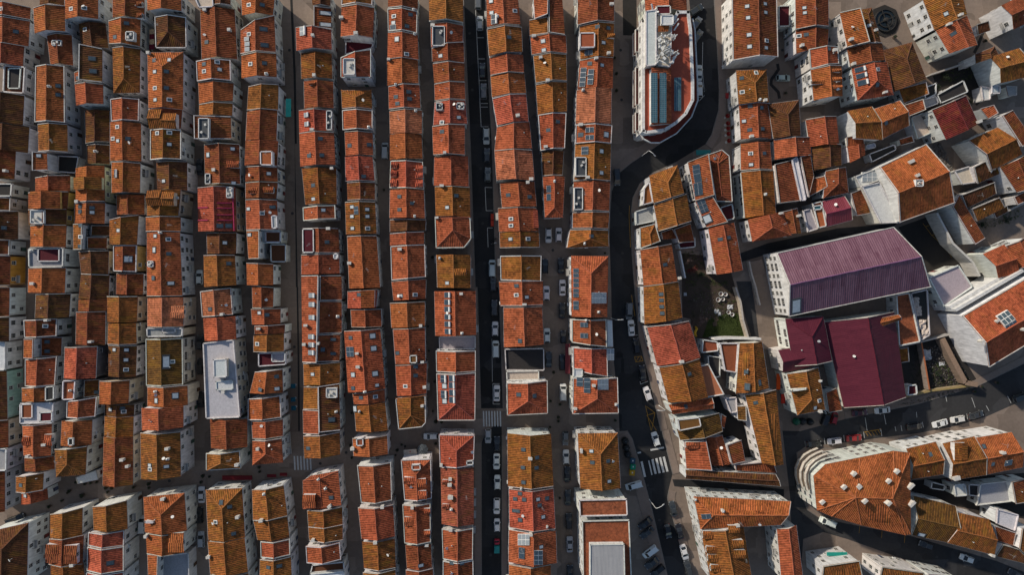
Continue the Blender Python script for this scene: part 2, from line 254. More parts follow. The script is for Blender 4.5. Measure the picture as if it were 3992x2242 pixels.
DATA='''
a 00 -130 20 305 70 300 195 -130 165 G r S12,85
a 00 -130 180 300 205 285 470 -120 440 G r s160,315
a 00 -120 445 240 445 225 660 -110 640 G r
a 00 45 655 260 670 245 940 35 925 F k B85,680,215,680,200,890,80,890,.3,F,B
a 00 -130 920 245 955 230 1255 -130 1225 G k
a 00 -130 1235 295 1275 280 1535 -130 1500 G k
a 01 -130 60 155 65 140 355 -130 355 G b C70,275
a 01 -130 400 130 400 120 530 -130 530 F B K
a 01 -130 540 110 540 105 675 -130 670 G b K
a 01 -130 690 180 675 180 960 -130 960 G k s40,845
a 01 -130 970 100 965 95 1118 -130 1118 G b K
a 01 -130 1122 100 1125 95 1425 -130 1425 G b w:o h6.5
a 02 -130 0 95 0 90 290 -130 290 G b
a 02 -130 300 90 300 90 542 -130 542 G k
a 02 -130 548 60 548 60 835 -130 835 F W K
a 02 -130 842 65 842 75 1325 -130 1325 G k w:g
a 02 -130 1332 78 1332 80 1608 -130 1608 G b w:c
a 03 -130 178 75 175 70 402 -130 402 F g K
a 03 -130 412 45 407 45 815 -130 820 G b
b 00 400 -80 640 -80 640 48 400 44 G k h6
b 00 335 75 650 55 655 310 345 330 G o h8.2
b 00 470 350 720 345 735 655 505 640 G b h6.5 T525,402,620,458
b 00 360 660 650 660 655 1230 350 1225 G o K C505,870 s585,860 s585,950
b 00 380 1245 675 1245 680 1528 385 1520 G m
b 01 345 85 468 85 475 265 345 275 Se o K h8.5 S390,120
b 01 585 120 800 130 770 300 580 285 F B h3.5
b 01 355 340 700 315 700 475 355 480 G r
b 01 285 490 685 480 670 655 285 655 G b w:y B300,480,600,480,600,655,300,655,1,G,o
b 01 285 660 665 655 660 815 290 815 G k w:y T310,665,450,805
b 01 305 820 665 815 655 1045 305 1040 G o
b 01 290 1050 645 1045 640 1240 295 1245 F g K B382,1052,600,1050,600,1185,380,1185,.4,F,d C330,1075
b 01 285 1250 660 1245 650 1500 280 1495 G o C340,1405
b 02 360 70 710 60 695 300 350 310 G k C480,330
b 02 240 330 575 315 570 490 250 508 G b K S455,390
b 02 240 520 355 515 350 715 235 715 Sw o h8.5
b 02 440 500 620 500 615 695 440 690 Se b h5 s475,548 s475,643
b 02 255 725 575 695 555 985 255 995 G r K
b 02 220 1010 550 985 545 1135 220 1150 G o B455,1000,545,990,545,1130,455,1145,.2,F,B
b 02 205 1165 545 1155 540 1365 205 1372 F W K B215,1172,330,1170,330,1318,215,1320,.3,F,b B400,1255,530,1250,525,1350,400,1355,.3,F,d
b 03 225 -55 520 -75 510 250 235 250 G r D440,40,520,150,E D225,60,300,150,W C460,135 C300,248
b 03 245 270 540 250 545 385 250 408 G b h6
b 03 160 458 440 420 430 600 160 620 G m s210,548 h8
b 03 215 630 470 575 480 690 210 745 G r h5 S255,655
c 00 650 -80 985 -80 985 185 655 185 G o h8.2 S715,85 S845,75
c 00 790 235 1055 230 1085 480 820 470 G k h6 S855,293
c 00 825 455 1025 485 1025 825 820 812 Se k K h8 s925,585,1.6,1 s935,712,1.6,1
c 00 745 722 818 702 818 808 750 828 Sw r s785,780
c 00 750 838 1030 842 1035 1040 765 1055 G r h8
c 00 850 1110 1100 1110 1100 1425 860 1440 G k h5
c 01 872 10 1100 10 1100 205 875 200 G k h4.5 C970,80
c 01 760 245 1045 220 1050 580 760 590 G o w:g2 B737,338,1018,335,1018,460,740,462,.9,G,m
c 01 750 600 1055 590 1050 802 745 800 G o s805,632 s805,680 S925,690 s925,645 C788,582
c 01 735 806 840 806 835 1065 735 1065 Sw m h8.3 s810,820 S810,935 s805,1030
c 01 940 822 1100 820 1095 930 935 930 Se k h5
c 01 900 940 1070 938 1065 1060 900 1060 Se b h6
c 01 790 1085 1090 1072 1085 1310 815 1303 G k h7
c 02 815 -138 1095 -125 1085 120 790 115 G k
c 02 790 125 1080 125 1065 238 785 243 G b
c 02 765 248 1060 242 1055 578 760 575 G b C925,545
c 02 650 602 975 592 960 915 640 915 G R h8 w:k
c 02 635 936 765 932 750 1128 630 1132 F t K h7.5 C715,1035
c 02 865 930 990 925 985 1090 860 1105 Se k h5 s970,1055
c 02 675 1145 975 1102 960 1300 670 1312 G r K
c 02 620 1345 925 1332 918 1585 608 1595 G o h7.5 B685,1515,740,1512,740,1590,685,1592,.3,F,B
c 03 550 185 870 155 855 440 565 465 Gs m h8.2
c 03 775 462 980 388 990 488 780 533 Ss W h3.5
d 00 1130 -80 1450 -80 1450 185 1130 170 G b D1365,10,1425,60,E D1365,125,1425,175,E
d 00 1090 205 1410 180 1405 470 1095 440 G o T1265,315,1350,405 s1155,370 s1270,230
d 00 1130 475 1405 485 1400 925 1140 930 Gs m
d 00 1110 992 1400 992 1395 1213 1120 1218 G r K
d 00 1105 1225 1415 1237 1420 1620 1105 1612 G o s1285,1390 S1180,1272 S1135,1390 S1185,1412
d 01 1120 182 1410 195 1405 492 1120 492 G o Q1170,300,44,80 h8
d 01 1170 520 1450 515 1450 712 1175 712 G b h6.3
d 01 1100 762 1390 715 1370 1018 1100 1010 G m S1190,872 h8
d 01 1140 1022 1375 1020 1370 1288 1140 1280 G b K w:y S1270,1160,1.1,1.6 S1305,1160,1.1,1.6
d 01 1170 1302 1440 1302 1435 1520 1165 1512 G b h6.5
d 02 1075 90 1380 90 1370 350 1080 350 G m w:c
d 02 1085 362 1365 362 1372 575 1080 575 G m
d 02 1090 582 1370 587 1360 900 1090 895 G k S1150,628 S1270,630 S1265,730 S1265,828
d 02 1000 942 1300 932 1290 1165 995 1175 G o w:c h8.4
d 02 1050 1178 1350 1182 1345 1290 1050 1290 G k h6 S1110,1230 s1230,1217 S1242,1250
d 02 1050 1296 1340 1300 1335 1498 1045 1490 G m
d 03 1040 62 1335 58 1335 545 1030 555 G b h8 w:c C1240,285 C1295,350
e 00 1475 -80 1820 -80 1820 105 1480 100 G o h9
e 00 1555 165 1870 170 1875 480 1565 480 Gs k h7.8 K
e 00 1480 525 1840 520 1835 1098 1490 1080 Gn o s1550,602 S1555,717 S1557,882 S1560,1000 S1700,600 s1670,715 s1670,880 S1700,998 C1500,535
e 00 1490 1092 1830 1097 1815 1288 1495 1288 G b h7.5 B1622,1135,1770,1135,1770,1287,1622,1287,.7,E,m B1492,1095,1620,1095,1620,1287,1495,1287,.6,E,m
e 00 1510 1300 1820 1305 1820 1600 1510 1605 G m2 S1700,1330 S1580,1335 S1700,1448 K
e 01 1570 185 1875 180 1875 470 1580 455 G k h7.5 S1645,375
e 01 1475 480 1815 460 1790 722 1475 722 G m h8.5 w:c B1475,470,1615,462,1615,620,1475,625,.7,E,m B1625,480,1750,485,1745,620,1625,622,.8,E,m C1785,545
e 01 1465 735 1810 730 1810 885 1465 883 G o
e 01 1475 895 1805 890 1830 1530 1475 1532 G r S1560,927 S1690,960 S1550,1067,1,1.4 s1695,1105 s1540,1350,1,1 S1715,1402,1.6,.9 T1485,1175,1545,1240 C1615,895
e 02 1480 110 1840 100 1840 398 1480 398 G p w:c D1715,190,1850,310,E
e 02 1475 408 1840 408 1835 495 1480 500 F g K w:c B1630,402,1765,400,1765,460,1630,460,.3,F,g
e 02 1465 520 1835 510 1840 978 1470 988 G v K S1730,748 S1668,750,1.6,3.2
e 02 1480 1000 1880 982 1885 1185 1480 1195 G o S1760,1090,1.5,1.5 S1570,1140,1,1.3 C1570,1045
e 02 1420 1215 1840 1192 1840 1410 1425 1438 G r h9.5
e 03 1410 20 1810 10 1815 460 1415 488 G m h9 S1505,347 S1507,388 S1670,360,1.3,.8 C1690,175 C1690,280
f 00 2140 -80 2310 -80 2310 50 2140 45 G k
f 00 1930 -80 2138 -80 2148 70 2000 78 F c h8.3
f 00 2010 95 2355 90 2380 590 2025 585 G b h7 C2310,305 s2075,420 C2065,105
f 00 1970 610 2315 600 2320 808 1980 815 G o K h8 s2050,640 S2050,712 S2180,620 S2205,695
f 00 1990 825 2345 830 2335 1010 2000 1040 G o h7.5
f 00 2000 1045 2335 1032 2330 1160 2000 1160 G m
f 00 1980 1175 2315 1167 2320 1395 1985 1410 Se b K w:c T1995,1185,2100,1395 h8.3
f 01 2050 8 2400 3 2410 410 2060 410 G b D2270,170,2400,240,E S2090,112,1,1.2 S2335,52 S2345,395 T2062,300,2115,405 C2155,265
f 01 1985 440 2360 430 2375 880 1990 880 G R w:c2 s2207,825,1.5,1 s2297,825,1.5,1 T2275,435,2335,545 M2180,595,2325,595 M2180,648,2325,648 M2180,713,2330,715 M2180,768,2330,770 M1990,645,2090,640 M1990,770,2090,768 M2340,550,2352,875
f 01 2075 900 2375 892 2370 1105 2080 1105 G k h6.8 S2257,995
f 01 2045 1120 2355 1117 2370 1420 2050 1440 G m h8.4 s2297,1203
f 02 2010 42 2320 5 2340 275 2030 300 G p K s2110,220 C2240,270
f 02 2040 315 2360 290 2370 520 2055 538 G r h8.5
f 02 2040 560 2350 525 2415 1308 2070 1320 F h K h9 w:c B2140,725,2275,718,2280,905,2145,910,1.1,F,W B2165,945,2340,930,2345,1030,2170,1038,.42,F,W C2240,920 C2250,1050
f 03 2110 -115 2480 -120 2480 165 2120 175 G b h8
f 03 2070 225 2410 200 2420 380 2070 400 Gs m K h8.2 C2390,335
g 10 -155 -80 190 -80 165 148 -145 148 G o s58,45 S-75,45
g 10 -158 295 175 150 190 525 -160 540 G r h8 s70,290,1.8,1 s80,450,1.8,1 P-95,390,60,40 P-90,440,60,40 P-90,492,60,40 S-75,340
g 10 -150 550 195 530 200 770 -150 783 G o s80,632 S-60,640 C105,745 h8.5
g 10 -80 865 220 845 215 1105 -95 1105 G m
g 10 -95 1120 210 1108 200 1408 -110 1408 G b
g 11 -110 -28 215 -28 205 218 -120 215 G b B35,75,160,72,160,218,38,215,.8,F,o
g 11 -110 230 205 236 210 380 -110 378 G b S123,300
g 11 -110 390 215 386 200 550 -110 548 G b D65,432,170,495,E D-80,440,20,500,W
g 11 -110 560 205 565 218 868 -102 868 G r s160,637,1.4,.8 S55,698 B148,718,205,718,210,850,155,855,.4,F,g S-80,655
g 11 -100 872 38 872 38 1155 -80 1158 Sw o h8.5 S-70,915
g 11 42 862 255 872 250 1000 45 1000 F W h6 K B88,880,245,882,245,993,90,993,.3,F,k
g 11 140 1010 300 1010 300 1190 145 1190 F k h4.5 K
g 11 -100 1197 165 1207 165 1420 -95 1420 G o h7.8
g 12 -45 -20 170 2 165 205 -40 210 G b h7.5
g 12 -55 220 240 212 240 365 -45 375 G r S30,258 s105,278
g 12 -20 390 285 372 280 463 -20 472 G b C30,415
g 12 -30 490 275 462 275 648 -30 650 G m S8,570
g 12 20 660 300 652 300 778 20 798 F d K h7 B150,660,292,655,290,750,150,752,.3,F,l
g 12 -15 850 260 822 265 1060 -68 1065 G o h8.5 s195,898,1.3,.9 S205,1020,1.3,.9 s38,1030
g 12 -85 1120 240 1087 250 1310 -85 1335 G o K
g 12 -50 1345 265 1322 265 1500 -40 1522 G r
g 13 -40 98 250 77 265 318 -40 345 Gs r h9 C20,178
h 10 545 -80 745 -80 740 55 560 45 G k
h 10 585 72 745 75 750 288 585 280 Se b h6.5 S695,130,3,1 S695,245,3,1
h 10 395 270 750 290 755 495 400 505 G R Q470,310,75,85 C570,360 h8
h 10 445 532 755 537 760 788 450 788 G m2 C585,760
h 10 475 815 770 817 775 1085 480 1085 G b B520,818,590,815,592,848,525,852,.3,E,o
h 10 425 1105 760 1105 770 1310 430 1330 G R Q505,1153,60,45 Q510,1245,60,45 T702,1110,758,1305 C565,1305
h 10 430 1335 775 1327 790 1655 440 1670 G r h8 s640,1390 s655,1557 s530,1562
h 11 455 250 800 247 805 605 490 610 G m2 S572,555 s570,417 C760,250
h 11 465 640 790 617 795 755 470 775 G r K h8 S670,667
h 11 460 850 820 850 830 1098 460 1100 G b C725,853 s708,988 B460,852,575,852,578,1095,462,1095,.3,F,d
h 11 450 1115 830 1107 835 1305 450 1315 G r B770,1102,820,1100,820,1158,772,1160,.5,F,W
h 12 450 -115 630 -120 612 755 460 755 Sw r K h8.8 Q560,82,72,46 Q560,173,72,46 Q560,303,72,46 Q555,497,72,46 Q555,578,72,46 Q555,657,72,46 C500,382 C485,572
h 12 650 -118 850 -120 855 130 650 130 Se b
h 12 642 136 855 140 855 458 635 465 Se b C820,292
h 12 625 475 840 467 830 745 620 745 Se b s770,525,1.3,.7 s665,627,1,1 s770,667,1.3,.7 C625,562
h 12 470 765 840 752 835 958 475 988 G m S565,875
h 12 475 1000 630 995 630 1222 470 1225 Sw m h7.6
h 12 465 1230 635 1232 640 1470 470 1472 Sw r h7.8
h 12 630 990 830 967 840 1438 640 1448 Se k K h8.3 T700,1010,810,1110 C803,1247 s755,1330,1.6,1.1
h 13 470 50 835 12 840 240 480 278 G m s520,177
i 10 865 -80 1170 -80 1160 48 850 50 G m K
i 10 855 60 1180 70 1165 380 845 370 G r h8.2 C858,185 C1002,340
i 10 895 402 1180 432 1160 488 890 550 F d h4
i 10 845 575 1150 492 1150 778 845 778 Gs r K h9 T870,585,990,750
i 10 850 905 1155 900 1160 1093 860 1090 Gn m h7
i 10 860 1105 1165 1107 1165 1303 865 1305 G r C1130,1280 K
i 10 885 1320 1165 1327 1170 1555 895 1560 G r s935,1460 s1130,1452
i 11 890 130 1165 132 1185 375 895 378 G R s1075,328
i 11 910 390 1185 387 1185 565 915 568 G b
i 11 890 585 1190 582 1205 903 900 912 G m2 S960,635 S960,730 S965,850 S1110,660 S1112,730 S1115,850 P1003,670,48,78
i 11 910 928 1205 922 1240 1445 930 1455 G o C937,1200
i 12 915 42 1215 20 1200 208 915 210 G R s1030,75 B1052,35,1185,30,1182,205,1055,205,.7,Se,o
i 12 945 225 1250 217 1255 398 955 403 G b h6.8
i 12 880 440 1240 415 1290 1020 920 1058 G r h8.4 s945,508,1,.9 S970,880,1.2,1.2 s970,1015,1,.9 S1165,490,1.5,1.3 S1175,615,1.5,1.3 S1190,868,1.5,1.3 S1210,985,1,.8 P942,648,85,95 C1013,663 C1022,798 C1090,1048
i 12 965 1072 1285 1024 1290 1150 975 1175 G r s1050,1112 S1193,1100
i 12 980 1190 1290 1157 1320 1438 1000 1448 G m2 C1035,1245 S990,1222,1,1.6
i 13 965 75 1310 45 1320 235 975 255 G o B1000,78,1072,72,1075,152,1003,155,.4,F,b h8 C968,175
j 10 1325 -80 1620 -80 1615 95 1320 75 G b
j 10 1315 85 1615 110 1610 330 1320 312 G r K S1380,160 S1375,225 s1545,142 s1510,260 P1372,272,66,50 C1580,100
j 10 1320 322 1615 345 1625 598 1315 590 G r S1410,390,1.2,1.2 S1505,540 C1590,345
j 10 1310 602 1620 602 1625 830 1310 858 G o C1330,600
j 10 1325 865 1635 845 1645 1090 1330 1095 G r s1400,970 s1415,1037 s1528,920,1.2,.9 s1535,990,1.2,.9 C1400,855
j 10 1335 1110 1660 1102 1660 1340 1340 1343 G p C1600,1115
j 10 1340 1350 1655 1347 1665 1590 1340 1605 G o
j 11 1345 172 1670 182 1680 458 1335 445 G R D1350,185,1415,245,W D1345,270,1410,330,W D1340,360,1410,430,W D1592,215,1670,280,E D1592,285,1670,345,E D1592,362,1670,432,E K
j 11 1340 462 1680 467 1690 750 1335 745 G r s1435,530,1,.8 s1435,662,1,.8 s1560,597,1,.8 C1590,730 h7.8
j 11 1340 762 1700 762 1695 868 1340 888 G k h6.3
j 11 1340 902 1680 882 1680 1010 1340 1020 G r
j 11 1345 1030 1690 1012 1700 1340 1355 1373 G r C1440,1060 K
j 12 1355 -58 1700 -85 1695 115 1375 133 G r S1450,87 S1592,75
j 12 1340 157 1690 142 1690 390 1355 408 G o C1650,385
j 12 1370 420 1690 402 1695 750 1395 773 G r s1415,662 C1665,748 B1535,685,1610,680,1612,762,1538,765,.2,F,v
j 12 1395 785 1710 757 1705 1065 1410 1093 G r C1688,1000 S1495,995 s1597,800 s1597,888
j 12 1395 1120 1695 1090 1700 1360 1660 1405 1425 1430 X m2 K R1545,1110,1545,1290 C1665,1188 h8.2
k 10 1730 -80 2070 -80 2075 215 1735 200 G m h8
k 10 1750 232 2075 250 2070 410 1755 470 G r T1765,260,1890,460 h6.8 C1770,262
k 10 1760 480 2080 416 2085 622 1765 615 G b S1848,558
k 10 1770 635 2085 627 2085 810 1785 830 G b
k 10 1785 840 2090 820 2095 998 1790 1010 G r
k 10 1790 1022 2095 1002 2115 1240 1775 1255 G R T1800,1030,1868,1105 T2008,1030,2085,1095 S1862,1227 S2030,1177
k 10 1765 1265 2090 1247 2090 1555 1775 1555 G r s1862,1320 C1890,1535 h8
k 11 1785 135 2125 127 2130 430 1780 420 G r
k 11 1790 430 2140 437 2145 735 1800 725 G m S1915,640 s2005,522 C1860,425
k 11 1790 747 2145 742 2155 955 2085 1045 1800 1050 X r K R1965,745,1970,870 C1810,745 h8.5
k 11 1805 1115 2150 1117 2150 1450 1815 1445 G m D1980,1255,2105,1325,E S1915,1400 C1840,1150
k 12 1785 42 2200 37 2205 480 1795 488 G r Q1920,77,70,52 Q1920,150,70,52 Q1920,222,70,52 Q1922,297,70,52 Q1922,370,70,52 Q1925,443,70,52 C2055,65 C2062,460 h8
k 12 1830 495 2200 487 2200 622 1835 625 F l K h4.5
k 12 1800 637 2200 637 2200 848 1805 850 G r K
k 12 1805 867 2200 857 2195 1338 1820 1340 Gs R K h8.2 Q1880,920,70,75 Q1965,915,70,60 Q1965,985,70,60 Q1968,1058,70,60 Q1968,1130,70,60 Q1885,1075,70,75 S1888,993,1.3,1.3 S1890,1145,1.3,1.3
l 20 -265 -80 40 -80 75 240 -260 265 G r S-220,10 S-215,125 S18,105 Q-185,190,70,95 C-155,165
l 20 -260 287 85 267 95 518 -240 558 G m h8 s-40,370
l 20 -235 577 100 547 110 728 -225 755 G r
l 20 -225 762 115 742 130 928 -210 972 G o
l 20 -205 985 130 937 155 1213 -160 1252 G R h8 C45,1163
l 20 -160 1272 165 1217 190 1488 -185 1510 G r
l 21 -185 67 190 62 215 368 -165 362 G p h8 C180,357
l 21 -130 397 215 382 235 628 -110 638 G r s165,532 s-48,515 C145,390
l 21 -150 647 230 642 260 878 -140 885 G r S-20,755 S-20,822 B200,670,245,665,258,845,205,848,.2,Se,R
l 21 -135 892 260 887 265 1042 -130 1048 G m2 S150,955 S-25,958
l 21 -130 1127 285 1125 280 1383 -125 1370 G m K
l 22 -140 -58 300 -65 300 178 -125 188 G r S33,78 S137,100 s35,-15 C112,172
l 22 -95 202 290 192 310 575 -90 603 G r s70,540,1,1 h7.8
l 22 -85 618 310 612 315 838 -75 835 F B K h3.5
l 22 -70 842 260 835 262 930 -65 938 F c K h4.5
l 22 -65 960 345 937 350 1270 -60 1290 Gs r K h8.2 s57,1080,1.2,.9 s215,1092,1,1
m 20 205 -80 350 -80 345 150 220 185 Sw r h8 K
m 20 352 -80 490 -80 520 345 357 335 Se b h7.4 K
m 20 165 195 345 182 350 345 170 355 Sw m h6.5
m 20 175 365 530 352 540 535 190 550 G r S302,410,1.2,1 S310,500,1.2,.9 C208,365
m 20 205 557 535 542 540 810 230 835 G m C275,580 C345,812
m 20 230 845 540 817 540 1118 250 1150 G m
m 20 250 1152 535 1132 520 1488 275 1512 G r K s355,1305 s450,1220 C325,1475
m 21 290 80 510 72 495 318 295 325 G k h5.8
m 21 300 335 520 330 500 740 320 745 Gs r P360,455,44,68 P360,537,44,68 C415,378 h6.8
n 20 650 -80 1015 -80 1015 215 650 248 G b h8 C985,45 S-10,-10
n 20 670 257 1015 227 1010 568 675 590 G m B668,325,823,322,822,475,668,478,.8,F,r P760,527,80,50 s848,265 s957,278 S908,425 D945,330,1022,375,E C955,540
n 20 675 602 1005 572 1000 883 650 895 G r P702,775,60,190 P780,770,58,150 s770,635 S893,652 C830,590
n 20 640 905 990 882 985 1240 630 1243 G p C700,905
n 20 630 1252 995 1257 985 1438 625 1440 G r K P770,1302,85,50 P770,1380,85,45 s680,1352,1.3,1 S935,1350,1.4,1.4 C675,1255
n 21 625 2 985 5 975 373 615 368 G m S888,75,1.1,1.1 S887,292,1.1,1 P722,70,70,80 T625,135,735,328 C745,340
n 21 610 385 975 382 965 678 600 678 G r T612,440,700,665 S680,490
n 21 600 690 970 687 955 855 600 848 G o
n 21 575 862 955 867 960 1033 545 1045 Gs m C715,1003 s787,928
n 21 585 1127 955 1132 945 1742 590 1738 Gn r h9 P633,1275,54,40 P633,1323,54,40 P633,1373,54,40 P633,1420,54,40 P633,1475,54,40 P633,1522,54,40 P633,1600,54,42 P633,1645,54,42 G790,1495,938,1605 C855,1690
n 22 590 322 935 327 940 600 590 555 G r P715,377,78,48 P715,487,78,48 K h8 C730,330
n 22 937 325 995 330 1005 600 940 600 Se W h7
n 22 600 605 945 612 950 900 605 830 G R K G942,617,1015,735 B607,815,700,820,700,905,605,905,.6,F,W
n 22 600 910 1050 907 1060 1268 595 1275 Gs r h8.4 K P672,950,66,90 P745,950,66,75 P745,1020,66,80 G850,925,958,1030 C807,985 C620,1215 C1030,1175
rb 03 505 838 825 772 820 1045 505 1078 G m
rb 03 495 1085 840 1047 830 1340 490 1345 G b D460,1145,590,1330,W D640,1155,775,1340,E C740,1340
rb 03 510 1360 835 1332 850 1560 510 1560 G m2
rc 03 930 762 1270 700 1280 988 940 1000 G m
rc 03 890 1020 1250 1002 1245 1155 885 1153 G R K
rc 03 880 1167 1245 1162 1245 1408 875 1408 G R K s1108,1330,1.6,1
rc 03 870 1420 1245 1417 1245 1580 865 1580 G R K
ra 03 -130 1020 285 925 270 1540 -130 1540 Gn k h9
rd 03 1440 670 1850 627 1875 1005 1455 1020 Gn o C1645,680 B1455,905,1550,905,1550,930,1455,930,.3,F,W
rd 03 1465 1028 1860 1018 1850 1230 1475 1235 G o D1690,1030,1845,1225,E C1480,1050
rd 03 1480 1240 1600 1238 1590 1580 1490 1580 Sw o
rd 03 1615 1260 1900 1220 1910 1580 1600 1580 F g h5 K
re 03 2065 597 2430 577 2460 1072 2090 1103 Gn m S2165,918 s2305,765 s2345,1035 C2395,858 s2220,722
re 03 2085 1117 2455 1082 2490 1420 2110 1438 G m C2100,1262
re 03 2110 1448 2490 1430 2500 1600 2110 1600 G m2
rf 13 -45 592 270 547 310 858 -35 903 G m C55,893 C80,632
rf 13 -30 912 310 870 330 1073 10 1098 G m2 h8
rf 13 40 1112 335 1087 340 1248 45 1273 G r K
rf 13 35 1292 345 1262 355 1580 30 1580 G m s120,1375,1.1,.8 s228,1360,1.3,.8
rg 13 465 505 545 455 820 405 850 745 640 793 468 785 X r R620,500,640,790 C625,482 D462,645,590,780,W s750,672,1.1,.9 C695,575 C740,750
rg 13 510 800 860 762 865 943 520 958 G m2 h8
rg 13 520 965 865 942 865 1100 530 1103 G m C575,1090
rg 13 495 1160 835 1122 850 1295 505 1330 G r K h9
rg 13 560 1345 880 1312 885 1400 540 1430 F k h6
rg 13 540 1436 885 1405 890 1600 530 1600 F W h7 K
rh 13 1010 347 1350 317 1360 700 1050 723 G r K
rh 13 1020 772 1370 742 1390 1063 1055 1090 G r C1265,760
rh 13 1060 1117 1385 1087 1395 1378 1080 1385 G m2 C1195,1115
rh 13 1070 1422 1395 1392 1395 1600 1070 1600 G m
ri 13 1450 292 1750 282 1760 680 1485 698 Gn r D1475,470,1600,540,W D1615,485,1702,570,E D1620,605,1708,690,E B1555,340,1645,335,1648,395,1558,398,.6,F,r K
ri 13 1465 742 1745 727 1750 1120 1485 1130 G r D1480,870,1570,960,W D1680,785,1745,835,E D1680,1005,1745,1055,E C1565,765 K
ri 13 1495 1150 1750 1142 1760 1373 1510 1385 G b h7.5 S1650,1355,1.4,.8 C1710,1140
ri 13 1500 1397 1770 1382 1775 1600 1505 1600 G b h7.5
rj 13 1830 37 2190 42 2180 348 1840 363 Gn R K B2105,300,2175,297,2178,345,2105,348,.3,F,B C1855,338
rj 13 1850 375 2180 370 2180 943 1860 938 G r2 C1945,480 C1948,660,1.4,1.3 C1955,783 C1940,535 D1865,495,1935,540,W D1865,740,1935,785,W
rj 13 1860 985 2175 980 2170 1295 1870 1288 G r K C1950,990
rj 13 1870 1307 2175 1302 2180 1600 1870 1600 G b s1960,1330 s2063,1332 K
rk 23 -55 27 380 32 405 560 -50 562 G m s105,190 s100,370 s105,520 s240,270 s235,373 C170,275
rk 23 -40 582 405 577 425 988 -35 973 G R s70,632 s22,685,1.1,.9 s112,692,1.1,.9 s30,805,2,.8 s72,897,1.1,.9 S250,690,1.1,.9 s340,680,1.1,.9 s265,750 S302,867,1.1,.9 C340,960 C80,575
rk 23 -40 1000 430 1006 440 1330 -45 1320 G r G48,1040,165,1152 P88,1230,60,110 G210,1205,298,1350 S282,1168 C178,1035
rk 23 -40 1342 380 1342 380 1600 -40 1600 G o
rl 23 650 27 1050 22 1080 578 675 580 Gn m C682,195,.6,1.6 s955,305 S965,508 S787,205 h9 s797,320
rl 23 660 692 1140 682 1150 850 670 860 F t K h11
rl 23 690 902 1165 892 1190 1500 700 1500 F t K h10.5 B770,1142,1118,1138,1125,1500,770,1500,1.2,F,z
X 20 1320 -80 1740 -80 1745 105 1330 120 G r h9 # long orange gabled roof behind the antenna block at the top edge
X 20 2195 -80 2645 -80 2660 570 2205 605 G b h8.5 S2350,60,1.1,.9 S2360,175,1.1,.9 S2370,347,1.2,1 S2375,465,1.2,1 S2530,35 S2535,122 S2545,405 S2540,477 K # large brown gabled house with eight skylights right of the curving road
X 20 2240 705 2545 692 2570 1028 2265 1043 Gn m h8.2 s2295,783,1,.8 S2300,922 S2440,728 C2470,1003 C2520,1010 # mossy hipped house with arched white facade below the eight skylight house
X 20 2270 1050 2575 1032 2590 1388 2290 1395 G r s2380,1063 S2318,1215 s2375,1302 s2495,1080 s2505,1292 C2385,1370 # rust gabled house with five skylights behind the row of red parasols
X 21 2285 2 2580 -20 2600 260 2290 270 G r S2385,97 S2390,210 s2522,95 # rust gabled house with three skylights just below the red parasols
X 21 2290 282 2610 267 2640 700 2330 748 G m C2525,510 # long mossy gabled house with one chimney beside the narrow right lane
X 31 -195 762 150 682 240 920 -150 985 Gs r C120,700 h7.5 # orange hipped corner house with windowed white facade above the dark lane
X 31 160 680 300 645 340 900 205 905 G b h7 C300,725 # brown gabled house between the hipped corner house and a grey terrace
X 31 350 670 430 650 510 855 400 890 F l h6 K # grey flat roof terrace left of the small maroon metal roof
X 31 445 600 540 575 590 830 505 850 F o h6.6 B455,625,540,612,545,660,465,670,.3,F,T K # little orange terrace with teal patch beside the maroon metal roof
X 31 535 582 775 527 855 765 592 835 E u2 h6.5 N # small house with ribbed maroon metal roof above the dark lane
X 31 810 503 950 452 1030 700 870 730 Se b h5.5 # low brown lean-to between maroon metal roof and long white wall
X 31 45 215 235 165 325 572 95 605 Se b h7 # brown lean-to roof left of a mottled white wall strip
X 31 238 160 295 130 385 570 330 575 F W h7.6 # mottled narrow white roof strip between two brown slopes
X 31 305 137 430 107 465 330 390 545 Se b h7 # brown lean-to roof right of the mottled white strip
X 31 440 5 740 5 745 215 455 270 G k h6.5 # dark brown gabled house with patched slopes above a bright orange lean-to
X 31 440 350 555 327 580 435 397 545 Sw o h6 # bright orange wedge shaped lean-to roof in the right cluster
X 31 585 272 785 232 815 490 560 550 Gs b h7 # brown hipped house with white cornice left of the grey yard
X 31 805 22 975 2 980 110 830 190 G r h6.5 N # small orange gabled house with blank white west wall
X 31 1125 232 1590 2 1880 593 1330 790 E o h9 K C1430,182,1.5,1.2 C1490,320 T1480,360,1560,430 N # big tilted orange house with two white chimneys and blank white annex
X 31 940 428 1120 385 1335 795 1130 800 F W h7 N # blank white slab roof attached left of the big tilted orange house
X 31 870 330 1120 235 1165 350 930 440 F W K h6 G950,285,1150,380 N # white glazed terrace with dividing bars above the blank white slab roof
X 31 1830 640 1920 512 2185 950 2055 1015 Se b h6 N # long thin brown lean-to roof over a long blank white wall
X 31 2020 660 2300 542 2385 640 2100 780 Ss m h5 # low ochre lean-to roof beside the walled right yard
X 31 1865 272 2020 225 2080 390 1945 412 F c h5 # small cream flat roofed box by the rubble strip
X 31 2035 240 2290 112 2330 300 2110 400 Ss k h6 # dark brown lean-to roof right of the cream box
X 31 2020 -30 2310 -165 2560 105 2250 270 E m h7.5 # ochre gabled house with ridge running up to the right near the right edge
X 31 2340 232 2600 110 2680 440 2510 490 G b h8 # rust brown house at right edge with white west wall and open window
X 31 2165 1107 2375 1012 2530 1300 2320 1350 E r h8 # orange house with L shaped white wall below the dark yard
X 31 2400 1022 2580 940 2720 1180 2520 1260 G r h8 # orange house at right edge beside the L shaped white wall
X 31 1920 520 2250 390 2300 500 2000 650 Ss k h5 # dark low shed roof between the ochre lean-to and cream box
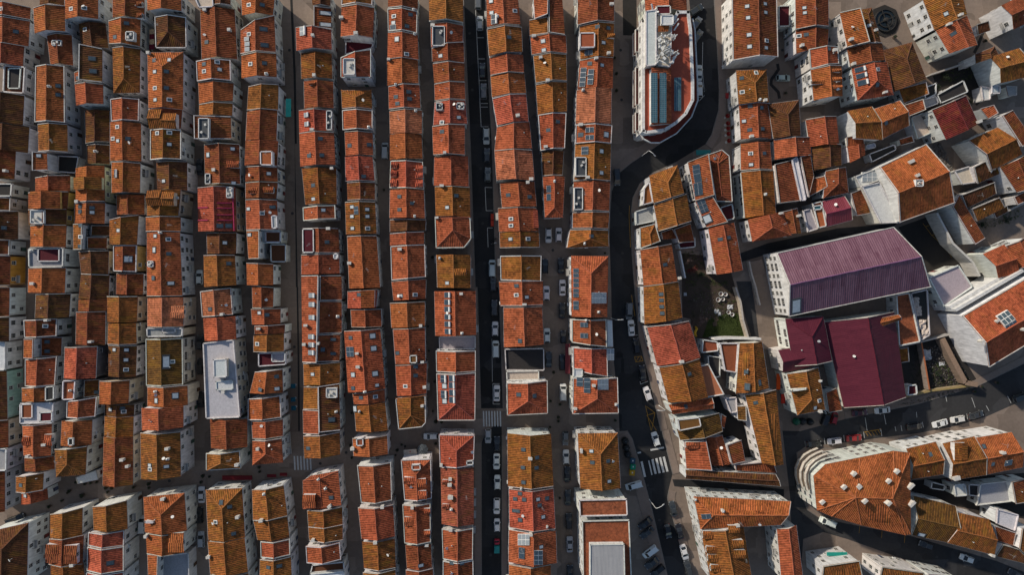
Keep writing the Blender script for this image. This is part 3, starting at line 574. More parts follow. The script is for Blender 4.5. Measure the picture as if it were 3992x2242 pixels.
X 31 90 1097 1265 835 1640 1440 215 1738 E u h9.5 K S288,1632,2.4,4.2 N # huge hall with ribbed purple metal roof and windowed west facade
X 32 570 345 1270 245 1390 1108 770 1213 G d h6.5 N # large plain maroon gabled hall below the purple roofed hall
X 32 180 318 560 292 650 745 260 795 Gn d h8 # maroon hipped wing with windowed facade left of the maroon hall
X 32 110 635 255 608 480 795 155 855 E d h7.7 # low maroon end roof above the mossy corner house
X 32 195 868 510 802 580 1230 300 1287 Gs m h8.5 C520,940 S520,1140 S478,1212 C515,1242 B240,1030,395,1008,395,1028,245,1048,.4,F,W # mossy hipped corner house with orange red awnings along its white facade
X 32 560 1052 690 1012 750 1240 592 1255 Se b h5 # low brown lean-to squeezed between corner house and maroon hall
X 32 1115 315 1320 275 1345 325 1140 400 E o h8.5 # small orange gabled roof block standing on the maroon hall's edge
X 32 1285 78 1420 55 1530 548 1315 592 F t K h5 # cracked terracotta tiled roof terrace right of the maroon hall
X 32 1430 60 1600 20 1625 480 1530 540 F B K h4 # black roof yard with pale paper heaps beside the terracotta terrace
X 32 1405 985 1490 975 1500 1075 1400 1090 F d h3.5 # small maroon shed roof at the maroon hall's lower right corner
X 32 1955 285 2640 -120 2760 480 2225 803 E r h10.5 K G2300,292,2410,228,2490,318,2385,385 G2385,392,2490,325,2525,400,2418,468 C2290,340 C2545,420 C2135,540 N # big orange house with glazed roof light and blank white side at right edge
X 31 1610 1345 1910 1218 2055 1440 1765 1640 F l K h5.5 # lilac grey flat roof beside the purple hall's right end
X 33 465 455 585 340 930 272 1265 205 1430 225 1440 1040 1385 1050 940 950 640 860 498 800 X o h11 R855,655,1225,665 C850,425,1.4,1 C1280,402,1.4,1 C1200,500,1.4,1 C755,560,1.4,1 C905,555,1.3,1.4 C965,702,1.5,1 C1202,722,1.4,1 C540,712,1.4,1 C1420,550,2,1 C1430,725,2,1 N # large rounded hotel block with hipped orange roof and many white chimneys
X 33 1395 182 1695 112 1770 438 1450 490 E m2 h8.5 s1635,238 # ochre gabled house directly right of the rounded hotel's upper side
X 33 1760 130 2080 58 2200 445 1850 500 E m h8.8 D1880,120,2010,300,N C1880,470,1.8,1.5 # ochre house with big recessed dormer second right of the hotel
X 33 2095 72 2450 15 2565 368 2210 440 E o h9 s2172,158 s2262,335 P2415,320,80,70 C2345,215 # orange house with blue panel and white stepped parapet near bottom right edge
X 33 1455 652 1890 757 1870 1138 1445 1050 E v h8 S1545,1045,2,1 # olive mossy gabled house adjoining the hotel's lower right corner
X 33 1905 822 2225 892 2280 1253 1810 1130 E m h8.5 C2240,1245 # mossy house with plain ochre slopes second right below the hotel
X 33 2240 935 2460 1010 2470 1155 2305 1105 Ss b h6.5 # small brown lean-to below the white flat roof at bottom right
X 33 2320 1120 2470 1165 2680 1360 2290 1262 Ss k h7 # dark brown long roof along the bottom right street
X 33 2510 960 2680 980 2680 1330 2480 1165 Se m h7 # ochre sliver of roof at the bottom right edge
X 33 2130 532 2400 502 2440 710 2090 750 F g h4 # grey flat roof in the yard right of the hotel
X 33 2412 500 2600 480 2640 715 2450 720 Se b h5 # brown lean-to beside the grey flat roof at right edge
X 33 2300 782 2515 842 2480 1008 2290 930 F W h6.5 # white flat roof with dark opening near the bottom right edge
X 33 1860 540 1975 530 2000 650 1880 660 F W h5 K # small white box with two vents behind the hotel
X 30 280 -80 610 -80 615 262 285 292 G b S370,75,1,.8 S375,125,1,.8 h8 # dark gabled house with two stacked skylights beside the maroon canopy
X 30 285 302 615 290 605 460 290 535 G b S315,358 s388,345 C335,460 h7.5 # brown gabled house under a white chevron parapet right of the square
X 30 415 490 705 462 715 638 430 690 G r K s620,490 C662,507 h9 # rust gabled house with white parapets and balconied white facade
X 30 435 692 745 652 755 962 465 1005 G o h9 D645,685,740,720,E D645,770,745,810,E D650,850,750,890,E D445,795,575,840,W # orange house with three rounded dormers on its right slope
X 30 105 57 225 52 225 265 105 270 F d h4.5 # flat maroon canopy roof squeezed between two houses at the top
X 30 728 120 905 95 1000 432 805 470 Sw o h9.5 K C825,400 # orange house with raised pale frame left of the round fountain
X 30 910 97 1045 75 1140 428 1002 435 Gn k h8.5 S1020,252 C1075,305 # dark hipped roof next to the round fountain
X 30 800 478 1150 427 1175 603 835 665 G b h8 C850,645 # brown gabled house below the framed house near the fountain
X 30 845 682 1200 617 1265 950 905 1005 Gs r h9 Q935,692,110,45 Q948,755,110,45 Q962,825,110,50 S1108,693 s1103,848 C1165,930 # orange hipped house with three blue solar panels in a column
X 30 1165 502 1450 422 1595 790 1270 920 Gn k h8 # big dark brown hipped house with a bright triangular hip below the fountain
X 30 1320 892 1550 838 1580 958 1372 1040 Sw m h6 # low ochre lean-to below the big dark hipped house
X 30 1370 1052 1532 1002 1560 1110 1410 1170 Sw b h6 # low brown lean-to left of the dark grey yard roof
X 30 1560 -10 1950 -80 2005 140 1678 300 G m h9 S1792,135,1.1,1 C1918,155 C1810,245 # ochre gabled house at top edge facing the fountain square
X 30 1690 307 2005 152 2110 450 1825 535 G r h9 s1865,337,1.5,1 S1895,400,1.5,1 # rust gabled house with two tilted skylights right of the fountain square
X 30 2350 50 2620 -80 2700 180 2472 290 E b h9 # brown roofed white house at the top right corner
X 30 2085 542 2280 462 2330 560 2090 635 Gn k h7 # small dark hipped roof beside a blank white gable
X 30 2235 570 2530 480 2640 760 2345 830 E m h8 N # ochre gabled house with big blank white gable wall near right edge
X 30 5 1042 315 1002 335 1358 60 1390 Gn k h7.5 # dark hipped house with light ridge lines beside the green car square
X 30 385 1197 690 1162 720 1450 430 1470 G r h7 # rust gabled house with pale gutter line right of the dark hipped house
X 30 65 1402 420 1372 440 1560 75 1600 G r h7 # orange gabled house directly under the dark hipped house
X 30 805 1112 1050 1067 1160 1400 890 1385 E m h8.5 N # ochre gabled house with curved white side wall in the right cluster
X 30 1070 1092 1330 1007 1425 1258 1160 1390 E o h8.8 s1190,1230 # bright orange gabled house with white verge, joined to the ochre one
X 30 780 1378 940 1350 975 1440 800 1475 Ss r h6 # small rust lean-to under the curved white side wall
X 30 1650 1097 1990 952 2120 1240 1792 1400 G d2 h9 C2105,1225 # dark maroon gabled house with ochre verges and balconied white facade
X 30 1432 1180 1560 1130 1650 1330 1500 1400 F c K h4 N # cream walled terrace left of the dark maroon gabled house
X 30 1690 952 1960 805 2010 922 1732 1040 F B h4 # dark grey flat roof above the dark maroon gabled house
X 30 2140 1085 2250 1057 2297 1140 2222 1190 Sw r h5.5 # tiny rust lean-to below the palm garden at right
X 30 2320 1167 2460 1102 2680 1420 2520 1480 Se b h7 # long brown lean-to roof beside a pale lilac terrace at right edge
X 30 1325 1395 1430 1365 1455 1430 1340 1460 Sw b h5 # tiny brown lean-to beside the cream walled terrace
X 30 2130 862 2232 880 2232 1000 2152 1012 F W h3.5 N # small white terrace box below the blank gable house at right
X 30 2240 850 2330 858 2332 940 2240 942 F B h4 K N S2285,895,2.2,2.0 # dark roof with one pale square skylight at right edge
X 30 2395 860 2485 870 2485 960 2420 965 Sw g h4 N # small grey lean-to near the right edge under the ochre house
X 30 1545 885 1690 832 1685 950 1580 1000 F B h4 N # dark flat roof between ochre lean-to and dark grey roof
X 30 1535 1002 1690 962 1712 1040 1572 1092 F g h4.3 N # grey flat roof left of the dark maroon gabled house
X 30 2080 250 2200 215 2240 300 2110 345 Ss k h5 N # small dark shed below the top right white house
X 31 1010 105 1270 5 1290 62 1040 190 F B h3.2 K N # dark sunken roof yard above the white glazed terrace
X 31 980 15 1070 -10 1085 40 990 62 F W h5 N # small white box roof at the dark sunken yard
X 31 2250 690 2390 620 2420 680 2290 750 Ss k h4 N # low dark shed roof under the low ochre lean-to
X 31 2430 540 2600 470 2640 560 2470 620 Se b h5.5 N # brown lean-to at the right edge above the grey yard wall
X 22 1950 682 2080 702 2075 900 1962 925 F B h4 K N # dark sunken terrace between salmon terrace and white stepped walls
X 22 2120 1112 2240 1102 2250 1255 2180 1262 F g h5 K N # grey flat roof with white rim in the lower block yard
X 22 2250 1192 2332 1186 2337 1340 2260 1336 Sw v h6 N # small ribbed grey green lean-to against the long ochre house
X 22 2085 1265 2140 1300 2120 1420 2075 1400 Se r h5 N # tiny rust lean-to at the edge of the mossy roof yard
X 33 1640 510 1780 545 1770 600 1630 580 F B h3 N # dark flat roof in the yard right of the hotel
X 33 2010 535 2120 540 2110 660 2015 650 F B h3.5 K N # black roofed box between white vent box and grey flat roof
X 32 1330 615 1400 600 1410 745 1345 760 Sw m h3 N # small ochre shed in the dark garden beside the maroon hall
X 21 1370 322 1650 217 1718 500 1415 600 Gn m h8 # mossy hipped house inside the bend of the curving road
X 21 1365 375 1405 590 1300 620 1312 450 F m h6 K # small curved ochre terrace on the bend of the road
X 21 1415 610 1740 503 1790 780 1465 880 G m h7.6 # mossy gabled house right of the pebbled roof terrace
X 21 1225 680 1400 625 1425 780 1230 820 F g h4.5 K # dark pebbled roof terrace beside the curving road
X 21 1270 842 1425 802 1480 980 1275 1055 Gn m K h7 # small mossy hipped house with white frame beside the curving road
X 21 1475 892 1590 852 1650 950 1500 962 Ss b h5 # low brown lean-to beside a white dish behind the framed house
X 21 1600 862 1780 800 1820 985 1650 1000 Se b h5 # brown lean-to right of the thin dividing wall
X 21 1650 1002 1825 940 1830 1040 1670 1058 F d h4 # dull maroon flat canopy above the garden
X 21 1280 1062 1590 1003 1650 1390 1312 1425 G o h8 s1525,1215,1.3,.8 C1665,1350 # orange gabled house left of the dark upper garden
X 22 1310 -10 1660 -60 1700 308 1320 372 G m h8 s1487,70 s1490,130 s1493,195 s1498,262 # long mossy gabled house left of the rubbish strewn garden
X 22 1345 395 1765 337 1882 708 1447 790 G R h7.5 C1685,745,1.1,1 # plain bright red gabled house with white verge below the garden
X 22 1470 802 1870 717 1958 1108 1562 1160 G m h8 s1770,873 # broad mossy gabled house below the bright red one
X 22 1862 790 1960 770 2120 1078 1932 1108 F p h6 # salmon paved roof terrace right of the broad mossy house
X 22 1562 1183 2000 1112 2020 1218 1602 1278 E r h7 s1735,1200 # narrow rust roof running sideways below the broad mossy house
X 22 1610 1312 2070 1262 2105 1450 1680 1540 G v h6 B1650,1330,1870,1305,1890,1400,1668,1445,.8,F,v # overgrown mossy roof yard with olive metal cover
X 23 1720 112 1920 88 1980 385 1742 385 Sw r h6 D1735,115,1870,180,W # weathered rust roof with lying white tanks in the lower block
X 23 1935 62 2100 42 2190 335 1992 350 G r h5 # low mossy rust roof with three small gables in the lower block
X 23 2130 135 2290 92 2332 310 2182 330 Se b h6 # dark brown lean-to in the lower block's middle
X 23 2222 332 2600 300 2650 425 2235 400 Ss b h5.5 # brown lean-to strip above the long dark roof
X 23 1732 395 2640 440 2690 560 1732 485 E k h6.5 # very long dark brown roof along the lane above the L shaped block
X 22 2275 562 2500 548 2572 1015 2237 1070 G m h8.5 s2340,850,1,.9 s2352,1000,1.3,1.7 s2475,960,.8,1.5 # ochre gabled house with three skylights and stepped white terraces
X 22 1900 522 2050 545 2062 640 1890 660 F b K h5 # triangular walled roof terrace below the green lawn
X 22 2070 560 2260 560 2240 860 2120 840 F b K h7 # brown stepped terrace walled in white beside the ochre house
X 22 2332 1077 2640 1027 2715 1785 2500 1770 G m h8 s2435,1160 s2475,1365 # long ochre gabled house with tall white west wall in lower block
X 21 1755 182 1945 108 2005 520 1832 572 Sw r h9 P1838,235,70,45 P1842,280,70,45 P1848,325,70,45 P1855,365,70,45 P1855,415,80,45 P1858,455,80,45 P1862,495,80,45 # rust roof with long column of dark solar panels over a white wall
X 21 1832 577 1985 530 2140 790 1945 842 Sw r h8.5 P1890,590,80,40 P1905,630,80,40 P1920,670,80,40 S1950,755,2,2.2 # rust roof with white dishes and tanks below the solar column
X 21 1957 107 2095 58 2170 122 2203 585 2035 580 X b h8 K R2070,190,2110,520 # dark hipped house framed by a cream parapet right of the solar column
X 21 2072 642 2200 602 2222 755 2122 780 F d2 h6 # dark red flat roof below the cream framed house
X 21 1960 852 2220 792 2308 1270 2042 1315 G r h8.5 s2080,960,1.2,.8 s2165,943 # plain orange gabled house with windowed white wall facing the dark garden
X 23 1815 662 2790 712 2690 948 1882 990 Ew o h9.5 P1940,860,95,50 C2100,800 C1822,685 # long upper wing of the L shaped orange block
X 23 1885 1007 2310 932 2400 1500 1990 1520 G m h9 D1905,1010,2005,1090,W D1940,1165,2045,1235,W D1955,1245,2060,1320,W D1985,1350,2085,1420,W D2160,955,2275,1030,E D2195,1100,2315,1180,E D2215,1200,2335,1285,E C2240,940 # lower wing of the L shaped block with seven white fronted dormers
X 33 95 992 290 952 360 1500 140 1500 G r h9 # narrow orange wing with notched white facade at bottom right
X 33 530 1337 890 1282 965 1520 545 1520 Ss m h9 # ochre roof strip with corrugated sheet under teal balcony at the bottom
X 33 1130 1352 1550 1412 1560 1520 1120 1520 Ss m h9 # ochre roof with tall windowed white facade at the bottom edge
X 33 1560 1405 1900 1470 1900 1540 1560 1540 Se b h8 # brown roof sliver at the bottom edge beside the windowed facade
'''
# ------------------------------------------------------------------ geometry of roofs
def v2(p): return Vector((p[0],p[1]))
def area(poly): return sum(a[0]*b[1]-b[0]*a[1] for a,b in zip(poly,poly[1:]+poly[:1]))/2
def inset(poly, d):
    n=len(poly); out=[]; sg=1 if area(poly)>0 else -1
    for i in range(n):
        a=v2(poly[i-1]); b=v2(poly[i]); c=v2(poly[(i+1)%n])
        e1=(b-a).normalized(); e2=(c-b).normalized()
        n1=Vector((-e1.y,e1.x))*sg; n2=Vector((-e2.y,e2.x))*sg
        bis=n1+n2
        if bis.length<1e-3: bis=n1
        bis.normalize(); k=d/max(.35,bis.dot(n1)); q=b+bis*k
        out.append(Vector((q.x,q.y,poly[i][2])))
    return out
def inside(poly,x,y):
    r=False; n=len(poly); j=n-1
    for i in range(n):
        xi,yi=poly[i][0],poly[i][1]; xj,yj=poly[j][0],poly[j][1]
        if (yi>y)!=(yj>y) and x<(xj-xi)*(y-yi)/(yj-yi)+xi: r=not r
        j=i
    return r
PITCH=.44
def roof_faces(poly,h,typ,ridge=None):
    """-> faces (list of 3d point lists, each starting with its eave edge), cap edges, gable edges {edge index: apex list}"""
    p=[Vector((q[0],q[1],h)) for q in poly]
    if typ[0]=='X':
        n=len(p); A,B=ridge; rise=PITCH*.95*min(min((v2(q)-v2(A)).length for q in p),min((v2(q)-v2(B)).length for q in p))
        A=Vector((A[0],A[1],h+rise)); B=Vector((B[0],B[1],h+rise)); fs=[]; caps=[(A,B)]
        who=[A if (v2(q)-v2(A)).length<(v2(q)-v2(B)).length else B for q in p]
        for i in range(n):
            j=(i+1)%n
            fs.append([p[i],p[j],who[j]] if who[i] is who[j] else [p[i],p[j],who[j],who[i]]); caps.append((p[i],who[i]))
        return fs,caps,{}
    NW,NE,SE,SW=p
    if typ[0]=='S':
        w={'w':((NW,SW),(NE,SE)),'e':((NE,SE),(NW,SW)),'n':((NW,NE),(SW,SE)),'s':((SW,SE),(NW,NE))}[typ[1]]
        wid=((w[0][0]-w[1][0]).length+(w[0][1]-w[1][1]).length)/2; rz=min(2.2,wid*.27); up=Vector((0,0,rz))
        lo0,lo1=w[0]; hi0,hi1=w[1][0]+up,w[1][1]+up
        return [[lo0,lo1,hi1,hi0]],[],{'shed':(lo0,lo1,hi0,hi1)}
    if typ[0]=='E': NW,NE,SE,SW=NE,SE,SW,NW; hn='e' in typ; hs='w' in typ
    else: hn='n' in typ; hs='s' in typ
    hw=((NW-NE).length+(SW-SE).length)/4; rz=Vector((0,0,PITCH*hw))
    A=(NW+NE)/2+rz; B=(SW+SE)/2+rz; L=(B-A).length; d=(B-A).normalized()
    k=min(hw*.95,L*.46)
    if hn: A=A+d*k
    if hs: B=B-d*k
    fs=[[SW,NW,A,B],[NE,SE,B,A]]; caps=[(A,B)]; gab={}
    if hn: fs.append([NW,NE,A]); caps+=[(NW,A),(NE,A)]
    else: gab['n']=(NW,A,NE,d)
    if hs: fs.append([SE,SW,B]); caps+=[(SE,B),(SW,B)]
    else: gab['s']=(SE,B,SW,-d)
    return fs,caps,gab
def fnormal(f):
    n=(f[1]-f[0]).cross(f[2]-f[0]).normalized()
    return n if n.z>0 else -n
def roof_at(fs,x,y):
    best=None
    for f in fs:
        if inside(f,x,y):
            n=fnormal(f); z=f[0].z-(n.x*(x-f[0].x)+n.y*(y-f[0].y))/n.z
            return z,f,n
    f=min(fs,key=lambda f:(sum((q for q in f),Vector())/len(f)-Vector((x,y,f[0].z))).length)
    n=fnormal(f); return f[0].z-(n.x*(x-f[0].x)+n.y*(y-f[0].y))/n.z,f,n
def face_frame(f,n):
    e=(f[1]-f[0]); e.z=0; e=(e-n*e.dot(n)).normalized(); d=n.cross(e).normalized()
    if d.z<0: d=-d; e=-e
    return e,d
def roof_mesh(fs,th=.16):
    mb=MB()
    for f in fs:
        n=fnormal(f); e,d=face_frame(f,n); o=f[0]
        ok=(f[1]-f[0]).cross(f[2]-f[0]).z>0
        ff=f if ok else f[::-1]
        mb.face(ff,0,[((q-o).dot(e),(q-o).dot(d)) for q in ff])
        low=[q-Vector((0,0,th)) for q in ff]; mb.face(low[::-1],0)
        for i in range(len(ff)):
            j=(i+1)%len(ff); mb.face([low[i],low[j],ff[j],ff[i]],0)
    return mb
HOUSES=[]   # (polygon, height) for party walls
CAMX,CAMY=0.0,0.0
def free(x,y,z,me):
    for k,(pl,h,bb) in enumerate(HOUSES):
        if k==me or h<z: continue
        if bb[0]<=x<=bb[2] and bb[1]<=y<=bb[3] and inside(pl,x,y): return False
    return True
# shared little meshes ------------------------------------------------
def mk_window(w,h,kind):
    b=MB(); t=.09
    b.box((0,.03,0),(w+2*t,.06,h+2*t),0); b.box((0,.055,0),(w,.03,h),1)
    b.box((0,.075,0),(.05,.03,h),0); b.box((0,.075,h*.12),(w,.03,.05),0)
    b.box((0,.10,-h/2-.10),(w+.34,.2,.08),0)
    if kind==1:
        b.box((-w*.25,.075,h*.1),(w*.46,.03,h*.8),2)
    if kind==2:
        for s in (-1,1): b.box((s*(w/2+.30),.08,0),(.44,.05,h),2)
    return b.mesh('window',[M['frame'],M['pane'],M['dark']])
WIN=[mk_window(.95,1.3,0),mk_window(1.1,1.4,1),mk_window(.85,1.25,0),mk_window(.9,1.3,2),mk_window(1.5,1.3,0)]
def mk_door():
    b=MB(); b.box((0,.04,0),(1.25,.08,2.4),0); b.box((0,.07,-.05),(1.0,.06,2.2),1); b.box((0,.085,.78),(.8,.05,.4),2); b.box((.36,.12,-.1),(.05,.06,.2),2)
    return b.mesh('door',[M['frame'],M['door'],M['dark']])
DOOR=mk_door()
def mk_balcony():
    b=MB(); b.box((0,.45,-1.25),(2.0,.9,.14),0)
    for k in range(11): b.box((-.95+k*.19,.86,-.72),(.03,.03,.9),1)
    for s in (-1,1):
        for k in range(3): b.box((s*.95,.2+.3*k,-.72),(.03,.03,.9),1)
        b.box((s*.95,.45,-.27),(.05,.86,.05),1)
    b.box((0,.86,-.27),(1.95,.06,.05),1)
    return b.mesh('balcony',[M['frame'],M['dark']])
BALC=mk_balcony()
def mk_skylight(pale):
    b=MB(); b.box((0,0,.06),(1,1,.14),0); b.box((0,0,.135),(.74,.76,.03),1); b.box((0,-.42,.15),(.9,.06,.04),0)
    return b.mesh('skylight',[M['alu'] if not pale else M['alu'],M['sky_pale'] if pale else M['sky_dark']])
SKYL={'S':mk_skylight(True),'s':mk_skylight(False)}
def mk_skyw():
    b=MB(); b.box((0,0,.06),(1,1,.14),0); b.box((0,0,.135),(.66,.70,.03),1)
    return b.mesh('skylight',[M['white'],M['sky_dark']])
SKYW=mk_skyw()
def mk_chimney():
    b=MB(); b.box((0,0,.1),(.85,.62,2.2),0); b.box((0,0,1.24),(1.0,.76,.12),0)
    for s in (-1,1): b.box((s*.3,0,1.42),(.14,.5,.26),0)
    b.box((0,0,1.60),(.95,.7,.12),0); return b.mesh('chimney',[M['chim']])
CHIM=mk_chimney()
def mk_pipe():
    b=MB(); b.tube([(0,0,-.3),(0,0,.55)],.09,8); b.tube([(0,0,.55),(0,0,.68)],[.17,.05],8); return b.mesh('vent_pipe',[M['steel']])
PIPE=mk_pipe()
def mk_dish():
    b=MB(); pr=[(.02,0),(.18,.03),(.32,.10),(.42,.2)]
    b.lathe(pr,(0,0,.55),12); b.tube([(0,0,-.3),(0,0,.57)],.035,6); b.tube([(.3,0,.62),(0,0,.95)],.015,5)
    return b.mesh('satellite_dish',[M['white']])
DISH=mk_dish()
def mk_aerial():
    b=MB(); b.tube([(0,0,-.4),(0,0,2.3)],.03,5); b.beam((-.5,0,2.1),(.7,0,2.1),.03,.03)
    for k in range(6): b.beam((-.4+.2*k,-.35+.03*k,2.12),(-.4+.2*k,.35-.03*k,2.12),.02,.02)
    return b.mesh('aerial',[M['steel']])
AERIAL=mk_aerial()
def mk_chimney2():
    b=MB(); b.box((0,0,.1),(.6,.6,1.9),0); b.box((0,0,1.1),(.72,.72,.1),0); b.tube([(0,0,1.1),(0,0,1.55)],[.2,.17],10,1); b.tube([(0,0,1.58),(0,0,1.75)],[.28,.08],10,1); return b.mesh('chimney',[M['chim'],M['steel']])
CHIM2=mk_chimney2()
def mk_ac():
    b=MB(); b.box((0,.25,0),(.85,.34,.6),0); b.tube([(-.12,.43,0),(-.12,.445,0)],.24,12,1); b.box((-.3,.1,-.34),(.04,.5,.05),1); b.box((.3,.1,-.34),(.04,.5,.05),1); return b.mesh('air_conditioner',[M['white'],M['dark']])
ACU=mk_ac()
def frameM(o,e,d,n): return Matrix(((e.x,d.x,n.x,o.x),(e.y,d.y,n.y,o.y),(e.z,d.z,n.z,o.z),(0,0,0,1)))
def scaleM(M4,a,b,c=1): return M4 @ Matrix.Diagonal((a,b,c,1))
PXM=1/(2.575*2661/183.0)   # metres per survey unit at roof level
def strip(mb,pts,inward,w,up,down,m=0):
    for a,b in zip(pts,pts[1:]):
        i=Vector((inward.x,inward.y,0))*w; U=Vector((0,0,up)); D=Vector((0,0,-down))
        q=[a,b,b+i,a+i]
        if (q[1]-q[0]).cross(q[2]-q[0]).z<0: q=q[::-1]
        mb.hexa([x+D for x in q],[x+U for x in q],m)
def edge_strip(mb,a,b,cen,w,up,down,m=0):
    d=(b-a); d.z=0; nn=Vector((-d.y,d.x,0)).normalized()
    if nn.dot(cen-a)<0: nn=-nn
    strip(mb,[a,b],nn,w,up,down,m)
def wall_mesh(poly,h,gab,z0=0.0,ins=.2):
    mb=MB(); ip=inset(poly,ins) if ins else poly
    ip=[Vector((q[0],q[1],0)) for q in ip]
    if area(ip)<0: ip=ip[::-1]
    top=h-.05; n=len(ip)
    for i in range(n):
        j=(i+1)%n; mb.face([ip[i]+Vector((0,0,z0)),ip[j]+Vector((0,0,z0)),ip[j]+Vector((0,0,top)),ip[i]+Vector((0,0,top))])
    for k,g in gab.items():
        if k=='shed':
            lo0,lo1,hi0,hi1=g; c=(lo0+lo1+hi0+hi1)/4
            def q(p): v=(c-p); v.z=0; v.normalize(); return p+v*.28-Vector((0,0,.14))
            a0,a1,b0,b1=q(lo0),q(lo1),q(hi0),q(hi1); fl=lambda p:Vector((p.x,p.y,top-.05))
            mb.face([fl(b0),fl(b1),b1,b0]); mb.face([a0,fl(b0),b0]); mb.face([a1,b1,fl(b1)])
        else:
            a,ap,b,d=g; off=d*.22; c=(a+b)/2
            a2=a+(c-a).normalized()*.2+off-Vector((0,0,.1)); b2=b+(c-b).normalized()*.2+off-Vector((0,0,.1)); p2=ap+off-Vector((0,0,.15))
            mb.face([a2,p2,b2])
    return mb
def block(parent,base,poly,h,typ,colk,z0,wallc,K=False,name='upper_storey'):
    """a raised block standing on a roof: walls plus roof, as parts"""
    fs,caps,gab=make_roof(poly,h,typ)
    w=wall_mesh(poly,h,gab,z0,.1).obj(name,M['wall'],parent,base,color=(*wallc,1))
    r=put_roof(w,base,poly,h,typ,colk,fs,caps,gab,K,small=True)
    return w
def make_roof(poly,h,typ,ridge=None):
    if typ=='F':
        p=[Vector((q[0],q[1],h)) for q in poly]
        if area(p)<0: p=p[::-1]
        return [p],[],{}
    return roof_faces(poly,h,typ,ridge)
def roof_mat(k):
    return {'d':M['maroonsheet'] if True else 0,'u':M['purple'],'u2':M['maroonrib'],'z':M['zinc'],'t':M['terracotta']}.get(k)
TRIMW=(.54,.53,.50)
AGE=[0.0]
def put_roof(parent,base,poly,h,typ,colk,fs,caps,gab,K,small=False,nov=False):
    col=COL[colk]; cj=jit(col); c4=(*cj,min(1,max(0,col[3]+AGE[0]+random.uniform(-.12,.15))))
    mat=(roof_mat(colk) if not (typ=='F' and colk=='d') else None) or (M['flat'] if (typ=='F' or colk in 'WgclBTh') else M['tile'])
    r=roof_mesh(fs).obj('roof',mat,parent,base,color=c4)
    cen=sum((Vector((q[0],q[1],h)) for q in poly),Vector())/len(poly)
    tw=jit(TRIMW,.12) if K else jit((.42,.39,.36),.2)
    if typ=='F':
        mb=MB()
        p=fs[0]
        for a,b in zip(p,p[1:]+p[:1]): edge_strip(mb,a,b,cen,.26,.42 if not small else .2,.2)
        mb.obj('parapet',M['wall'],r,base,color=(*jit((.62,.61,.59),.08),1))
        return r
    if caps:
        mb=MB()
        for a,b in caps:
            nseg=max(2,int((b-a).length/1.1)); sd_=(b-a).cross(Vector((0,0,1))).normalized()
            mb.tube([a.lerp(b,t_/nseg)+Vector((0,0,random.uniform(-.02,.06)))+sd_*random.uniform(-.05,.05) for t_ in range(nseg+1)],[random.uniform(.10,.16) for _ in range(nseg+1)],6)
        mb.obj('ridge_cap',M['cap'],r,base,color=(min(1,cj[0]*1.12),min(1,cj[1]*1.25),min(1,cj[2]*1.5),1))
    nm='parapet' if K else 'verge'
    def piece(fn):
        mb=MB(); fn(mb); mb.obj(nm,M['wall'],r,base,color=(*tw,1))
    for k,g in gab.items():
        if k=='shed':
            if small: continue
            lo0,lo1,hi0,hi1=g
            piece(lambda mb: (strip(mb,[lo0,hi0],(lo1-lo0).normalized(),.17,.13,.05)))
            piece(lambda mb: (strip(mb,[lo1,hi1],(lo0-lo1).normalized(),.17,.13,.05)))
            piece(lambda mb: edge_strip(mb,hi0,hi1,cen,.17,.15,.05))
        else:
            if not K and random.random()<(.7 if k=='s' else .3): continue
            if small and not K: continue
            a,ap,b,d=g; piece(lambda mb: strip(mb,[a,ap,b],d,.20 if K else random.uniform(.10,.17),.16,.04))
    if K and typ!='F':
        pp=[Vector((q[0],q[1],h)) for q in poly]; n=len(pp)
        for i in range(n):
            a,b=pp[i],pp[(i+1)%n]
            isg=False
            for k,g in gab.items():
                if k!='shed' and {tuple(round(x,3) for x in g[0]),tuple(round(x,3) for x in g[2])}=={tuple(round(x,3) for x in a),tuple(round(x,3) for x in b)}: isg=True
                if k=='shed': isg=True
            if not isg: piece(lambda mb: edge_strip(mb,a,b,cen,.19,.24,.25))
    if not K and not small:   # gutters along the eaves
        gc=(*jit(random.choice([(.45,.45,.44),(.20,.09,.06),(.30,.27,.25)]),.15),1)
        for f in fs:
            if abs(f[0].z-f[1].z)<.02 and (f[1]-f[0]).length>2:
                mb=MB(); mb.beam(f[0]-Vector((0,0,.1)),f[1]-Vector((0,0,.1)),.14,.13); mb.obj('gutter',M['cap'],r,base,color=gc)
    return r
ROOFWORD={'o':'orange','r':'rust red','R':'bright red','r2':'greyed orange','p':'salmon','b':'rusty brown','m':'ochre mossy','m2':'patchy mossy','k':'dark brown','d':'maroon','d2':'maroon','v':'olive mossy','W':'white','g':'grey','c':'cream','l':'lilac grey','h':'pale grey','B':'black','t':'terracotta','u':'purple','u2':'maroon'}
NUM=['no','one','two','three','four','five','six','seven','eight','nine','ten','eleven','twelve','thirteen','fourteen','fifteen','sixteen','seventeen','eighteen','nineteen','twenty']
ORD=['','topmost','second','third','fourth','fifth','sixth','seventh','eighth','ninth','tenth','eleventh','twelfth','thirteenth','fourteenth','fifteenth','sixteenth','seventeenth','eighteenth','nineteenth','twentieth','21st','22nd','23rd','24th','25th','26th']
ROWS={'a':'leftmost row','b':'second row from left','c':'third row from left','d':'fourth row from left','e':'fifth row from left','f':'sixth row from left','g':'seventh row from left','h':'eighth row from left','i':'ninth row from left','j':'tenth row from left','k':'row left of asphalt street','l':'row right of asphalt street','m':'short row above parked square','n':'row left of curving road',
 'ra':'leftmost bottom row','rb':'second bottom row from left','rc':'third bottom row from left','rd':'fourth bottom row from left','re':'fifth bottom row from left','rf':'sixth bottom row from left','rg':'seventh bottom row from left','rh':'eighth bottom row from left','ri':'ninth bottom row from left','rj':'bottom row left of asphalt street','rk':'bottom row right of asphalt street','rl':'bottom row of terracotta terraces'}
